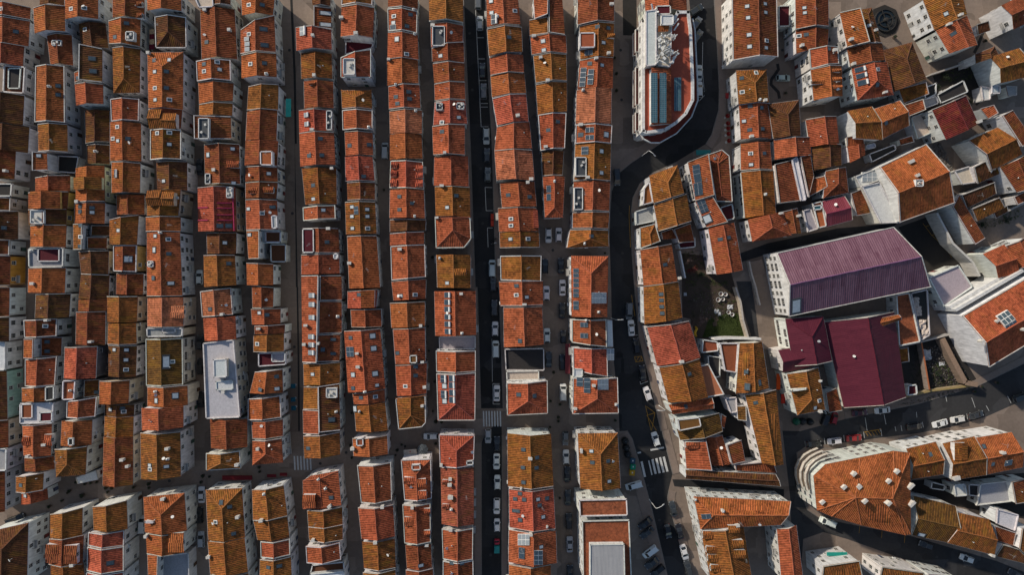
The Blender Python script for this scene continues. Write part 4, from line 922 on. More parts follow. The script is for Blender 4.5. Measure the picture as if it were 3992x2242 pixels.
BASEH={'a':6.9,'b':7.0,'c':7.1,'d':7.4,'e':8.4,'f':7.9,'g':7.8,'h':7.2,'i':7.1,'j':7.0,'k':7.3,'l':7.2,'m':6.6,'n':7.4,'X':7.4}
def parse(line):
    lab=None
    if '#' in line: line,lab=line.split('#'); lab=lab.strip()
    t=line.split(); d=dict(N=False,row=t[0],tile=t[1],label=lab); nums=[]; i=2
    while True:
        try: nums.append(float(t[i])); i+=1
        except ValueError: break
    d['q']=list(zip(nums[0::2],nums[1::2])); d['typ']=t[i]; d['col']=t[i+1]; d['feat']=[]; d['K']=False; d['h']=None; d['w']=None; d['R']=None
    for s in t[i+2:]:
        if s=='K': d['K']=True
        elif s=='N': d['N']=True
        elif s[0]=='h': d['h']=float(s[1:])
        elif s[:2]=='w:': d['w']=s[2:]
        elif s[0]=='R': d['R']=[float(x) for x in s[1:].split(',')]
        else: d['feat'].append((s[0],s[1:].split(',')))
    return d
def prep():
    L=[parse(l) for l in DATA.strip().split('\n')]
    for d in L:
        rnd=random.uniform(-.3,.3)
        if d['h'] is None: d['h']=BASEH.get(d['row'],8.2)+rnd
        else: d['h']+=rnd*.12
        d['poly']=[P(d['tile'],x,y,d['h']) for x,y in d['q']]
        pl=d['poly']; HOUSES.append((pl,d['h'],(min(p.x for p in pl),min(p.y for p in pl),max(p.x for p in pl),max(p.y for p in pl))))
    # rank in each row
    rows={}
    for d in L: rows.setdefault(d['row'],[]).append(d)
    for r,ds in rows.items():
        for k,d in enumerate(sorted(ds,key=lambda d:-sum(p.y for p in d['poly'])/len(d['poly']))): d['rank']=k+1
    for r,ds in rows.items():
        if r=='X': continue
        n=len(ds)
        for d in ds:
            d['label']=auto_label(d,n)
    return L
def auto_label(d,n):
    c=ROOFWORD[d['col']]; ty=d['typ']
    kind={'G':'gabled house','E':'gabled house','X':'hipped house','F':'flat roof','S':'lean-to roof'}[ty[0]]
    if ty[0] in 'GE' and len(ty)>1: kind='hipped house'
    ns=sum(1 for f in d['feat'] if f[0] in 'Ss'); nq=sum(1 for f in d['feat'] if f[0] in 'PQ'); nd=sum(1 for f in d['feat'] if f[0]=='D'); nc=sum(1 for f in d['feat'] if f[0]=='C')
    ft=''
    if nd: ft=f" with {NUM[nd]} dormer{'s' if nd>1 else ''}"
    elif nq: ft=f" with {NUM[nq]} solar panel{'s' if nq>1 else ''}"
    elif ns: ft=f" with {NUM[ns]} skylight{'s' if ns>1 else ''}"
    elif any(f[0]=='T' for f in d['feat']): ft=' with sunken terrace'
    elif nc: ft=f" with {NUM[nc]} chimney{'s' if nc>1 else ''}"
    elif d['K'] and ty!='F': ft=' with white parapets'
    o='lowest' if d['rank']==n else ORD[d['rank']]
    o=o if o=='topmost' or o=='lowest' else o+' from top'
    s=f"{c} {kind}{ft}, {o} in {ROWS[d['row']]}"
    s=s if len(s.split())<=16 else s.replace('gabled ','').replace('hipped ','')
    return s if len(s.split())<=16 else s.replace('bottom row right','lower row right').replace(' from top',' down')
def put_on(fs,x,y,tile,h):
    w=P(tile,x,y,h+1.0)
    for _ in range(3):
        z,f,n=roof_at(fs,w.x,w.y); w=P(tile,x,y,z)
    z,f,n=roof_at(fs,w.x,w.y); e,d=face_frame(f,n)
    return Vector((w.x,w.y,z)),e,d,n
def build_house(d,idx):
    AGE[0]=.25 if d['row'] in 'abcde' else (.15 if d['row'] in ('ra','rb','rc','rd','re','X') else 0.0)
    h=d['h']; poly=d['poly']; cen=sum(poly,Vector())/len(poly); base=Vector((cen.x,cen.y,0))
    small=abs(area(poly))<30
    t=empty('terraced_house' if d['row']!='X' else 'town_house',base)
    tag(t,d['label'],'house','tiled houses of the old town')
    ridge=None
    if d['R']:
        r=d['R']; ridge=[P(d['tile'],r[0],r[1],h+1.8),P(d['tile'],r[2],r[3],h+1.8)]
    fs,caps,gab=make_roof(poly,h,d['typ'],ridge)
    wc=WALLC.get(d['w']) if d['w'] else random.choice([(.62,.62,.61),(.66,.66,.65),(.58,.585,.58),(.60,.585,.55),(.55,.55,.54),(.63,.63,.63)])
    wc=jit(wc,.06)
    wall=wall_mesh(poly,h,gab).obj('wall',M['wall'],t,base,color=(*wc,1))
    roof=put_roof(t,base,poly,h,d['typ'],d['col'],fs,caps,gab,d['K'] or False)
    # roof furniture ------------------------------------------------
    for code,a in d['feat']:
        if code in 'SsCPQ':
            v=[float(x) for x in a]; o,e,dn,n=put_on(fs,v[0],v[1],d['tile'],h); o=o-base
            if code in 'Ss':
                sx,sy=(v[2],v[3]) if len(v)>2 else (.85,1.1)
                if len(v)>2: # sizes are east-west, north-south
                    if abs(e.y)>abs(e.x): sx,sy=sy,sx
                me=SKYL[code] if (code=='s' or random.random()<.55 or len(v)>2) else SKYW
                shared('skylight',me,roof,scaleM(frameM(o,e,dn,n),sx*1.15,sy*1.15))
            elif code=='C':
                k=(v[2],v[3]) if len(v)>2 else (random.uniform(.8,1.15),random.uniform(.8,1.1))
                rz=atan2(poly[1].y-poly[0].y,poly[1].x-poly[0].x)
                m4=Matrix.Translation(o)@Matrix.Rotation(rz,4,'Z')
                shared('chimney',CHIM if random.random()<.7 or len(v)>2 else CHIM2,roof,scaleM(m4,k[0],k[1],random.uniform(.62,.85)))
            else:
                W_,L_=v[2]*PXM,v[3]*PXM
                mb=MB(); ax,ay=(e,dn)
                # orient: width along world x-ish axis
                if abs(dn.x)>abs(e.x): ax,ay=(dn if dn.x>0 else -dn),(e if e.y>0 else -e)
                else: ax,ay=(e if e.x>0 else -e),(dn if dn.y>0 else -dn)
                m4=frameM(Vector((0,0,0)),ax,ay,n)
                nx=max(1,round(W_/1.3)); ny=max(1,round(L_/1.25))
                if code=='Q': nx,ny=1,max(1,round(L_/1.2))
                ex=W_*.72 if code=='Q' else W_; x0=-W_/2
                mb.box((x0+ex/2,0,.16),(ex,L_,.08),0)
                for i in range(nx):
                    for j in range(ny):
                        mb.box((x0+ex*(i+.5)/nx,-L_/2+L_*(j+.5)/ny,.205),(ex/nx-.09,L_/ny-.09,.03),1)
                if code=='Q':
                    mb.tube([(x0+ex+W_*.12,-L_/2,.36),(x0+ex+W_*.12,L_/2,.36)],min(.3,W_*.15),10,2)
                mb.box((x0+ex*.2,0,.06),(.08,L_*.9,.12),3); mb.box((x0+ex*.8,0,.06),(.08,L_*.9,.12),3)
                pm=M['solarpale'] if d['row'] in 'gh' or (d['row']=='n' and L_>6) else M['solar']
                me=mb.mesh('solar_panel',[M['steel'],pm,M['white'],M['dark']])
                shared('solar_panel',me,roof,frameM(o,ax,ay,n))
        elif code=='M':
            v=[float(x) for x in a]; o1=put_on(fs,v[0],v[1],d['tile'],h)[0]; o2=put_on(fs,v[2],v[3],d['tile'],h)[0]
            mb=MB(); mb.beam(o1+Vector((0,0,.12)),o2+Vector((0,0,.12)),.22,.34); mb.obj('roof_fin',M['plast'],roof,base,color=(.36,.03,.09,1))
        elif code in 'TBGD':
            if code=='B':
                k=[i for i,x in enumerate(a) if i>=8]; qs=[float(x) for x in a[:8]]; dh=float(a[8]); ty=a[9]; cc=a[10]
                zc=max(roof_at(fs,*P(d['tile'],qs[i],qs[i+1],h+1).xy)[0] for i in (0,2,4,6))
                top=zc+dh if dh<.45 else max(h+dh+.6,zc+dh*.6)
                pl=[P(d['tile'],qs[i],qs[i+1],top) for i in (0,2,4,6)]
                block(t,base,pl,top,ty,cc,h-1.0,wc,K=(cc in 'WgdBb' and ty=='F'))
            else:
                x0,y0,x1,y1=[float(x) for x in a[:4]]; cs=[(x0,y0),(x1,y0),(x1,y1),(x0,y1)]
                if code=='G' and len(a)==8: w8=[float(x) for x in a]; cs=list(zip(w8[0::2],w8[1::2]))
                if code=='T':
                    zc=[roof_at(fs,*P(d['tile'],x,y,h+1).xy)[0] for x,y in cs]; top=max(zc)+.06
                    pl=[P(d['tile'],x,y,top) for x,y in cs]
                    if area(pl)<0: pl=pl[::-1]
                    c=sum(pl,Vector())/4
                    mb=MB(); mb.face(pl,0); mb.hexa([Vector((p.x,p.y,h-.5)) for p in pl],[p-Vector((0,0,.02)) for p in pl],1)
                    for p_,q_ in zip(pl,pl[1:]+pl[:1]): edge_strip(mb,p_,q_,c,.18,.38,.1,1)
                    for _ in range(2):
                        q=pl[0].lerp(pl[2],random.uniform(.25,.75)); mb.box((q.x,q.y,q.z+.3),(.6,.5,.55),2,random.uniform(0,3))
                    mb.obj('roof_terrace',[M['chim'] if random.random()<.5 else M['alu'],M['white'],M['frame']],t,base)
                elif code=='G':
                    zc=[roof_at(fs,*P(d['tile'],x,y,h+1).xy)[0]+.25 for x,y in cs]
                    pl=[P(d['tile'],cs[i][0],cs[i][1],zc[i]) for i in range(4)]
                    if area(pl)<0: pl=pl[::-1]
                    mb=MB(); mb.hexa([p-Vector((0,0,.6)) for p in pl],pl,0)
                    L1=(pl[1]-pl[0]).length; L2=(pl[2]-pl[1]).length; nu=max(2,round(L1/1.3)); nv=max(2,round(L2/1.3)); g=.06
                    for i in range(nu):
                        for j in range(nv):
                            def B_(u,v): return (pl[0].lerp(pl[1],u)).lerp(pl[3].lerp(pl[2],u),v)+Vector((0,0,.03))
                            u0,u1=(i+g)/nu,(i+1-g)/nu; w0,w1=(j+g)/nv,(j+1-g)/nv
                            mb.face([B_(u0,w0),B_(u1,w0),B_(u1,w1),B_(u0,w1)],1)
                    mb.obj('roof_light',[M['white'],M['solarpale'] if random.random()<.5 else M['sky_dark']],roof,base)
                else:
                    dr=a[4]; 
                    inn={'E':((x0,y0),(x0,y1)),'W':((x1,y0),(x1,y1)),'N':((x0,y1),(x1,y1)),'S':((x0,y0),(x1,y0))}[dr]
                    out={'E':((x1,y0),(x1,y1)),'W':((x0,y0),(x0,y1)),'N':((x0,y0),(x1,y0)),'S':((x0,y1),(x1,y1))}[dr]
                    zi=max(roof_at(fs,*P(d['tile'],x,y,h+1.2).xy)[0] for x,y in inn)
                    zt=max(zi,h+1.25)
                    ip=[P(d['tile'],x,y,zt) for x,y in inn]; op=[P(d['tile'],x,y,zt-.1) for x,y in out]
                    mid_i=(ip[0]+ip[1])/2+Vector((0,0,.12)); mid_o=(op[0]+op[1])/2+Vector((0,0,.42))
                    f1=[op[0],ip[0],mid_i,mid_o]; f2=[op[1],ip[1],mid_i,mid_o]
                    mb=MB()
                    dn=Vector((0,0,-1.7))
                    ow=[op[0].lerp(ip[0],.06),op[1].lerp(ip[1],.06)]
                    mb.face([ow[0]+dn,ow[1]+dn,ow[1],mid_o.lerp(mid_i,.06),ow[0]]); mb.face([ip[0]+dn,ow[0]+dn,ow[0],ip[0]]); mb.face([ow[1]+dn,ip[1]+dn,ip[1],ow[1]])
                    dm=mb.obj('dormer',M['wall'],roof,base,color=(*wc,1))
                    col=COL[d['col']]
                    rm=MB()
                    for f in (f1,f2):
                        n_=fnormal(f); e_,d_=face_frame([f[0],f[1],f[2]],n_)
                        if (f[1]-f[0]).cross(f[2]-f[0]).z<0: f=f[::-1]
                        rm.face(f,0,[((q-f[0]).dot(e_),(q-f[0]).dot(d_)) for q in f]); lo=[q-Vector((0,0,.1)) for q in f]; rm.face(lo[::-1])
                        for i in range(4): rm.face([lo[i],lo[(i+1)%4],f[(i+1)%4],f[i]])
                    rm.obj('dormer_roof',M['tile'],dm,base,color=(*jit(col),col[3]))
                    ov=(ow[1]-ow[0]); ov.z=0; L_=ov.length; ov.normalize(); nn=Vector((ov.y,-ov.x,0))
                    oc=(op[0]+op[1])/2-(ip[0]+ip[1])/2
                    if nn.dot(oc)<0: nn=-nn
                    c=(ow[0]+ow[1])/2+Vector((0,0,-.45))-base
                    shared('window',WIN[2],dm,scaleM(frameM(c,nn.cross(Vector((0,0,1)))*-1,nn,Vector((0,0,1))),min(1,L_/1.6),1,.6))
    # small random roof clutter
    if d['typ']!='F' and not small:
        for _ in range(random.choice([0,0,1,1,2])):
            f=random.choice(fs[:2]); wts=[random.random()**.7+.05 for _ in f]; s=sum(wts); q=sum((p*w for p,w in zip(f,wts)),Vector())/s
            shared(random.choice(['vent_pipe','vent_pipe','satellite_dish']),None,roof,Matrix.Translation(q-base)) if False else None
            kind=random.random()
            m4=Matrix.Translation(q-base)
            if kind<.45: shared('vent_pipe',PIPE,roof,m4)
            elif kind<.75: shared('aerial',AERIAL,roof,m4@Matrix.Rotation(random.uniform(0,6),4,'Z'))
            else: shared('satellite_dish',DISH,roof,m4@Matrix.Rotation(random.uniform(0,6),4,'Z')@Matrix.Rotation(.7,4,'Y'))
    # facade openings ------------------------------------------------
    ip=inset(poly,.2)
    if area(ip)<0: ip=ip[::-1]
    n=len(ip); nf=max(1,int((h-.4)//2.7)); fh=(h-.3)/nf
    wk=random.choice([0,0,1,2,2,3]); door=False
    for i in range(n):
        if d['N']: break
        a,b=ip[i],ip[(i+1)%n]; e=b-a; L=e.length
        if L<2.2: continue
        e.normalize(); nn=Vector((e.y,-e.x,0)); mid=(a+b)/2
        vis=nn.x*(CAMX-mid.x)+nn.y*(CAMY-mid.y)
        if vis<-14: continue
        short=n==4 and ((d['typ'][0]=='G' and i%2==0) or (d['typ'][0]=='E' and i%2==1)) and len(d['typ'])==1
        cnt=max(1,int(L/2.55)); 
        if random.random()<.5 and free((a+e*.3+nn*.5).x,(a+e*.3+nn*.5).y,h*.5,idx):
            mb=MB(); p0=a+e*.3+nn*.09-base; mb.tube([(p0.x,p0.y,.1),(p0.x,p0.y,h-.3)],.055,6); mb.obj('drainpipe',M['cap'],wall,None,color=(*jit((.30,.28,.26),.3),1))
        for fl in range(nf):
            for k in range(cnt):
                if short and d['typ'][0] in 'GE' and random.random()<.75: continue
                p=a+e*(L*(k+.5)/cnt); z=fl*fh+fh*.55
                if random.random()<.2: continue
                p=p+e*random.uniform(-.4,.4)
                q=p+nn*1.1
                if not free(q.x,q.y,z-.2,idx): continue
                q2=p+nn*.4
                if not free(q2.x,q2.y,z,idx): continue
                fr=frameM(Vector((p.x,p.y,z))-base,e,nn,Vector((0,0,1)))
                # right-handed frame: x=e, y=outward, z=up
                fr=frameM(Vector((p.x,p.y,z))-base,-e,nn,Vector((0,0,1)))
                if fl==0 and not door and k==cnt//2 and not short:
                    door=True; fr[2][3]=1.2
                    shared('door',DOOR,wall,fr,(*random.choice([(.10,.05,.03),(.05,.10,.08),(.3,.3,.29),(.16,.03,.03),(.06,.08,.14)]),1)); continue
                shared('window',WIN[wk],wall,fr)
                if random.random()<.06:
                    f2=fr.copy(); f2[0][3]+=e.x*1.1; f2[1][3]+=e.y*1.1; f2[2][3]-=.5; shared('air_conditioner',ACU,wall,f2)
                if fl>0 and random.random()<.12: shared('balcony',BALC,wall,fr)
    return t
from mathutils.geometry import tessellate_polygon
HS=prep()
for i_,d_ in enumerate(HS): build_house(d_,i_)
# ------------------------------------------------------------------ the ground
M['paving']=ground_material('granite_setts',(.235,.182,.145),(.118,.092,.076),.0,.5,.5,.22)
M['asphalt']=ground_material('asphalt',(.036,.036,.037),(.018,.018,.0185),0,.5,.5,.30)
M['asphalt2']=ground_material('worn_asphalt',(.050,.049,.050),(.024,.024,.025),0,.5,.5,.3)
M['kerb']=plain('kerb_stone',(.16,.145,.13),.9,0,.2)
M['sett2']=ground_material('sidewalk_setts',(.265,.203,.166),(.140,.110,.092))
M['line']=plain('road_paint_white',(.50,.50,.48),.8,0,.3,4)
M['yline']=plain('road_paint_yellow',(.36,.19,.02),.8,0,.35,4)
M['soil']=ground_material('garden_soil',(.085,.062,.048),(.028,.022,.018))
M['steel2']=plain('cast_iron',(.045,.043,.042),.6,.3)
M['grassg']=ground_material('lawn',(.055,.075,.020),(.022,.030,.010))
M['yard']=ground_material('dark_yard',(.045,.040,.036),(.018,.017,.016))
M['drain']=ground_material('drain_channel',(.040,.038,.036),(.022,.021,.021))
def sheet(name,pts,z,mat,kind='structure',parent=None,h=.0):
    pl=[P(t,x,y,z) for t,x,y in pts]
    if area(pl)<0: pl=pl[::-1]
    bm=bmesh.new(); vs=[bm.verts.new(p) for p in pl]
    for tri in tessellate_polygon([[Vector((p.x,p.y,0)) for p in pl]]):
        a,b,c_=[pl[k] for k in tri]
        if (b-a).cross(c_-a).z<0: tri=tri[::-1]
        try: bm.faces.new([vs[k] for k in tri])
        except ValueError: pass
    if h:
        n=len(pl)
        lo=[bm.verts.new(p-Vector((0,0,h))) for p in pl]
        for i in range(n): bm.faces.new([lo[i],lo[(i+1)%n],vs[(i+1)%n],vs[i]])
    me=bpy.data.meshes.new(name); bm.to_mesh(me); bm.free(); me.materials.append(mat)
    o=bpy.data.objects.new(name,me); link(o,parent)
    if kind: o['kind']=kind
    return o
def G(tile,*xy): return [(tile,xy[i],xy[i+1]) for i in range(0,len(xy),2)]
g=MB()
g.face([(-900,-900,0),(900,-900,0),(900,900,0),(-900,900,0)]); o=g.obj('ground',M['paving']); o['kind']='structure'
st_l=G('10',2080,-80,2110,600,2150,1440)+G('11',2200,1440)+G('12',2220,0,2255,1218)
st_r=G('12',2472,1218,2430,0)+G('11',2400,1440,2360,0)+G('10',2312,600,2290,-80)
sheet('straight_street',st_l+st_r,.004,M['asphalt'])
sheet('straight_street',G('13',2260,120,2262,1480,2458,1480,2462,-40,2400,-60,2300,20),.004,M['asphalt'])
cl=G('21',1480,0,1180,200,1060,300,990,480,975,700,970,1000)+G('22',985,0,995,600,1060,1200,1068,1447)+G('23',1150,0,1200,80,1320,500,1400,800,1540,1400,1560,1500)
cr=G('23',1760,1500,1700,1250,1600,880,1545,680,1560,600,1600,440,1490,0)+G('22',1480,1447,1370,950,1260,500,1215,0)+G('21',1190,1100,1180,700,1200,540,1270,400,1400,290,1640,180)+G('20',1930,1447,1990,1350,2060,1100,2065,900,2040,400,2010,-80,1760,-80,1830,600,1850,1000,1700,1250)
sheet('curving_road',cl+cr,.004,M['asphalt'])
sheet('lane',G('31',-300,1110,0,1000,700,850,1100,815,1300,800,1250,850,100,1080,-300,1200)+G('21',2240,1180,2270,1080),.004,M['asphalt'])
sheet('car_park',G('31',1310,840,1700,700,1860,1000,2070,1190,2300,1420,1700,1420,1590,1300,1480,1080),.004,M['yard'])
# lower right road
sheet('lower_road',G('32',330,1447,780,1325,1500,1178,2100,1000,2650,730,2650,1100,2200,1300,1900,1392,1500,1470)+G('33',1100,75,900,105,380,160,290,220,330,640,400,800,520,880,1440,1060,2300,1310,2700,1470,2700,1560,1850,1470,1250,1250,800,1090,560,1020,360,1090,330,1500,250,1500,230,700,150,0),.004,M['asphalt2'])
sheet('lane',G('23',1600,490,1900,495,2300,540,2720,590,2720,660,2400,640,1900,590,1620,560),.004,M['asphalt'])
sheet('path',G('22',2240,-60,2390,-60,2440,260,2470,520,2400,520,2330,300),.006,M['asphalt2'])
# central drain of the pedestrian street
sheet('drain_channel',G('10',335,-60,372,760,383,1440)+G('11',395,1440)+G('12',402,0,412,700,418,1447,436,1447,430,700,418,0)+G('11',415,1440,385,0)+G('10',405,1440,395,760,360,-60),.006,M['drain'])
sheet('yard',G('22',1930,1085,2300,1085,2500,1447)+G('23',2500,330,2200,330,2080,20),.008,M['yard'])
sheet('yard',G('33',1450,500,2650,420,2650,900,1900,760,1450,640),.008,M['yard'])
sheet('car_park',G('20',1100,-60,1240,-60,1240,355,1105,350),.008,M['yard'])
sheet('yard',G('30',1660,760,2050,620,2280,900,2100,1060,2000,950,1700,900),.008,M['yard'])
# garden
sheet('garden_soil',G('22',1690,-340,2150,-300,2230,0,2290,200,2330,510,1840,520,1780,320,1700,300),.006,M['soil'])
sheet('garden_soil',G('32',1320,560,1540,520,1830,480,2130,980,1400,1080,1330,800),.006,M['yard'])
lawn=sheet('lawn',G('22',1960,330,2130,270,2270,260,2330,505,1900,505),.012,M['grassg'])
def ribbon(name,pts,w,z,h,mat,side=1,kind='structure'):
    pl=[P(t,x,y,0) for t,x,y in pts]; mb=MB(); L=[]
    for i,p in enumerate(pl):
        d=(pl[min(i+1,len(pl)-1)]-pl[max(i-1,0)]).normalized(); L.append(p+Vector((-d.y,d.x,0))*w*side)
    for i in range(len(pl)-1):
        q=[pl[i],pl[i+1],L[i+1],L[i]]
        if (q[1]-q[0]).cross(q[2]-q[0]).z<0: q=q[::-1]
        mb.hexa([Vector((p.x,p.y,z)) for p in q],[Vector((p.x,p.y,z+h)) for p in q])
    o=mb.obj(name,mat)
    if kind: o['kind']=kind
    return o
# kerbs and raised pavements along the roads (side: which hand of the drawn direction)
KB=[(G('10',2080,-80,2110,600,2150,1440)+G('11',2200,1440)+G('12',2220,0,2255,1218),-1,2.0),
 (G('10',2290,-80,2312,600)+G('11',2360,0,2400,1440)+G('12',2430,0,2472,1218),1,1.5),
 (G('13',2260,120,2262,1480),-1,2.0),(G('13',2462,60,2458,1480),1,1.6),
 (G('21',1640,180,1400,290,1270,400,1200,540,1180,700,1190,1100)+G('22',1215,0,1260,500,1370,950,1480,1447)+G('23',1490,0,1600,440),1,2.1),
 (G('20',1930,1447,1990,1350,2060,1100,2065,900,2040,400,2010,-80),-1,2.2),
 (G('21',1480,0,1180,200,1060,300,990,480,975,700),-1,2.6),
 (G('23',1560,600,1545,680,1600,880,1700,1250,1760,1500),1,2.2),
 (G('23',1150,0,1200,80,1320,500,1400,800,1540,1400),-1,3.2),
 (G('32',780,1325,1500,1178,2100,1000,2650,730),1,2.0),
 (G('33',1440,120,700,175,380,170,290,220,330,640,400,800,520,880),1,1.7)]
for pts,s,w in KB:
    ribbon('kerb',pts,.22,0,.13,M['kerb'],s)
    pl=[P(t,x,y,0) for t,x,y in pts]
    # pavement behind the kerb
    mb=MB(); A=[];B=[]
    for i,p in enumerate(pl):
        d=(pl[min(i+1,len(pl)-1)]-pl[max(i-1,0)]).normalized(); nrm=Vector((-d.y,d.x,0))*s; A.append(p+nrm*.22); B.append(p+nrm*w)
    for i in range(len(pl)-1):
        q=[A[i],A[i+1],B[i+1],B[i]]
        if (q[1]-q[0]).cross(q[2]-q[0]).z<0: q=q[::-1]
        mb.hexa([Vector((p.x,p.y,0)) for p in q],[Vector((p.x,p.y,.118)) for p in q])
    o=mb.obj('pavement',M['sett2']); o['kind']='structure'
# ------------------------------------------------------------------ road paint
paint=MB(); yel=MB()
def ln(tile,x0,y0,x1,y1,w=.13,mb=None,z=.011):
    a=P(tile,x0,y0,z); b=P(tile,x1,y1,z); d=(b-a).normalized(); s=Vector((-d.y,d.x,0))*w/2
    q=[a-s,b-s,b+s,a+s]
    if (q[1]-q[0]).cross(q[2]-q[0]).z<0: q=q[::-1]
    (mb or paint).face(q)
def pl_(tile,*xy,mb=None,w=.13):
    for i in range(0,len(xy)-2,2): ln(tile,xy[i],xy[i+1],xy[i+2],xy[i+3],w,mb)
pl_('10',2195,0,2222,590,2234,800,2245,1070,2255,1270); 
for y,x in ((375,2212),(588,2222),(806,2238),(1036,2252),(1072,2252),(1270,2258)): ln('10',x,y,x+70,y)
pl_('11',2365,440,2295,437,2305,672,2370,672); pl_('11',2370,845,2318,845,2325,1042)
pl_('12',2440,970,2372,970,2375,1175,2445,1175); pl_('12',2362,520,2368,950,w=.09)
for k in range(7):  # zebra at the end of the straight street
    x=2272+k*28; q=[P('12',x,1245,.011),P('12',x+13,1245,.011),P('12',x+17,1400,.011),P('12',x+4,1400,.011)]; paint.face(q[::-1])
for k in range(6):
    x=372+k*32; q=[P('13',x,255,.011),P('13',x+15,255,.011),P('13',x+22,395,.011),P('13',x+7,395,.011)]; paint.face(q[::-1])
for x0,y0,x1,y1 in ((1290,310,1325,465),(1362,300,1395,445),(1398,288,1432,435),(1438,278,1472,428),(1475,268,1512,420),(1512,262,1550,412)):
    ln('23',x0,y0,x1,y1,.62 if x0!=1362 else .35)
ln('23',1380,195,1515,170,.5); ln('23',1250,225,1285,218,.45)
pl_('22',1220,700,1290,695,1305,740,1232,752,1220,700,mb=yel); ln('22',1235,745,1262,700,.12,yel); ln('22',1270,740,1292,700,.12,yel)
pl_('22',1275,945,1280,975,1355,945); pl_('22',1170,490,1250,480)
pl_('22',1330,1190,1385,1440,mb=yel); pl_('22',1340,1200,1425,1262,1340,1290,mb=yel); pl_('22',1345,1290,1440,1440,mb=yel); pl_('22',1425,1262,1390,1440,mb=yel)
pl_('21',1170,620,1165,720,1180,1040,mb=yel); pl_('22',1190,80,1200,160,1225,290,mb=yel)
pl_('20',1905,420,1900,690,1920,920,w=.12); ln('20',1870,1010,1922,955)
for x,y,x2,y2 in ((980,1310,1000,1440),(1170,1280,1190,1380),(1495,1255,1500,1310),(1785,1070,1800,1150),(2050,1110,2085,1210),(1555,1355,1565,1410),(2000,1270,2010,1330),(2195,1190,2225,1245),(2410,1095,2445,1165),(1340,1390,1350,1447),(1280,1400,1290,1447),(1130,1420,1135,1447)): ln('32',x,y,x2,y2)
for x,y in ((375,105),(570,75),(765,45),(965,10),(1140,-10)): ln('33',x,y,x+8,y+65)
pl_('33',965,15,1145,-15,mb=yel)
for k in range(5): ln('33',980+k*32,12-k*5,1010+k*32,55-k*4,.1,yel)
for x in (925,1150,1380): ln('33',x,960+(x-925)*.22,x-5,1030+(x-925)*.22,.12,yel)
pl_('31',1560,800,1650,920,1800,1060,1850,1140,mb=yel,w=.1); pl_('31',1650,920,1740,890,mb=yel,w=.1); pl_('31',1800,1060,1890,1020,mb=yel,w=.1); pl_('31',1590,830,1780,780,mb=yel,w=.1)
o=paint.obj('road_markings',M['line']); o['kind']='structure'
o=yel.obj('road_markings',M['yline']); o['kind']='structure'
# dark wavy inlay of the square
for nm,pts in (('pavement_inlay',G('30',85,640,95,690,60,740,25,790,20,850,55,890,95,930,105,990)),('pavement_inlay',G('30',2130,270,2150,320,2120,390,2100,450,2060,520))):
    ribbon(nm,pts,.9,.004,.006,M['drain'],1)
# ------------------------------------------------------------------ cars
def loft(mb,st,m=0,capm=None):
    """st: rings (lists of points, same count)"""
    for a,b in zip(st,st[1:]):
        n=len(a)
        for k in range(n): mb.face([a[k],a[(k+1)%n],b[(k+1)%n],b[k]],m)
    mb.face(st[0][::-1],m); mb.face(st[-1],m)
def ring(x,w,z0,z1,tw=.86):
    return [Vector((x,-w*.9,z0)),Vector((x,w*.9,z0)),Vector((x,w,z0+(z1-z0)*.35)),Vector((x,w,z0+(z1-z0)*.7)),Vector((x,w*tw,z1)),Vector((x,-w*tw,z1)),Vector((x,-w,z0+(z1-z0)*.7)),Vector((x,-w,z0+(z1-z0)*.35))]
def cabring(x,w,z): return [Vector((x,-w,z)),Vector((x,w,z))]
KINDS={
 'hatchback':dict(L=4.05,W=1.76,H=1.47,hood=.26,rear=.0,ws=.20,rs=.10,belt=.92),
 'saloon':dict(L=4.5,W=1.80,H=1.43,hood=.25,rear=.14,ws=.17,rs=.15,belt=.90),
 'estate':dict(L=4.5,W=1.80,H=1.48,hood=.25,rear=.0,ws=.18,rs=.08,belt=.92),
 'van':dict(L=4.6,W=1.85,H=1.86,hood=.17,rear=.0,ws=.15,rs=.02,belt=1.08),
 'small car':dict(L=3.6,W=1.66,H=1.5,hood=.22,rear=.0,ws=.19,rs=.10,belt=.92)}
PROTO={}
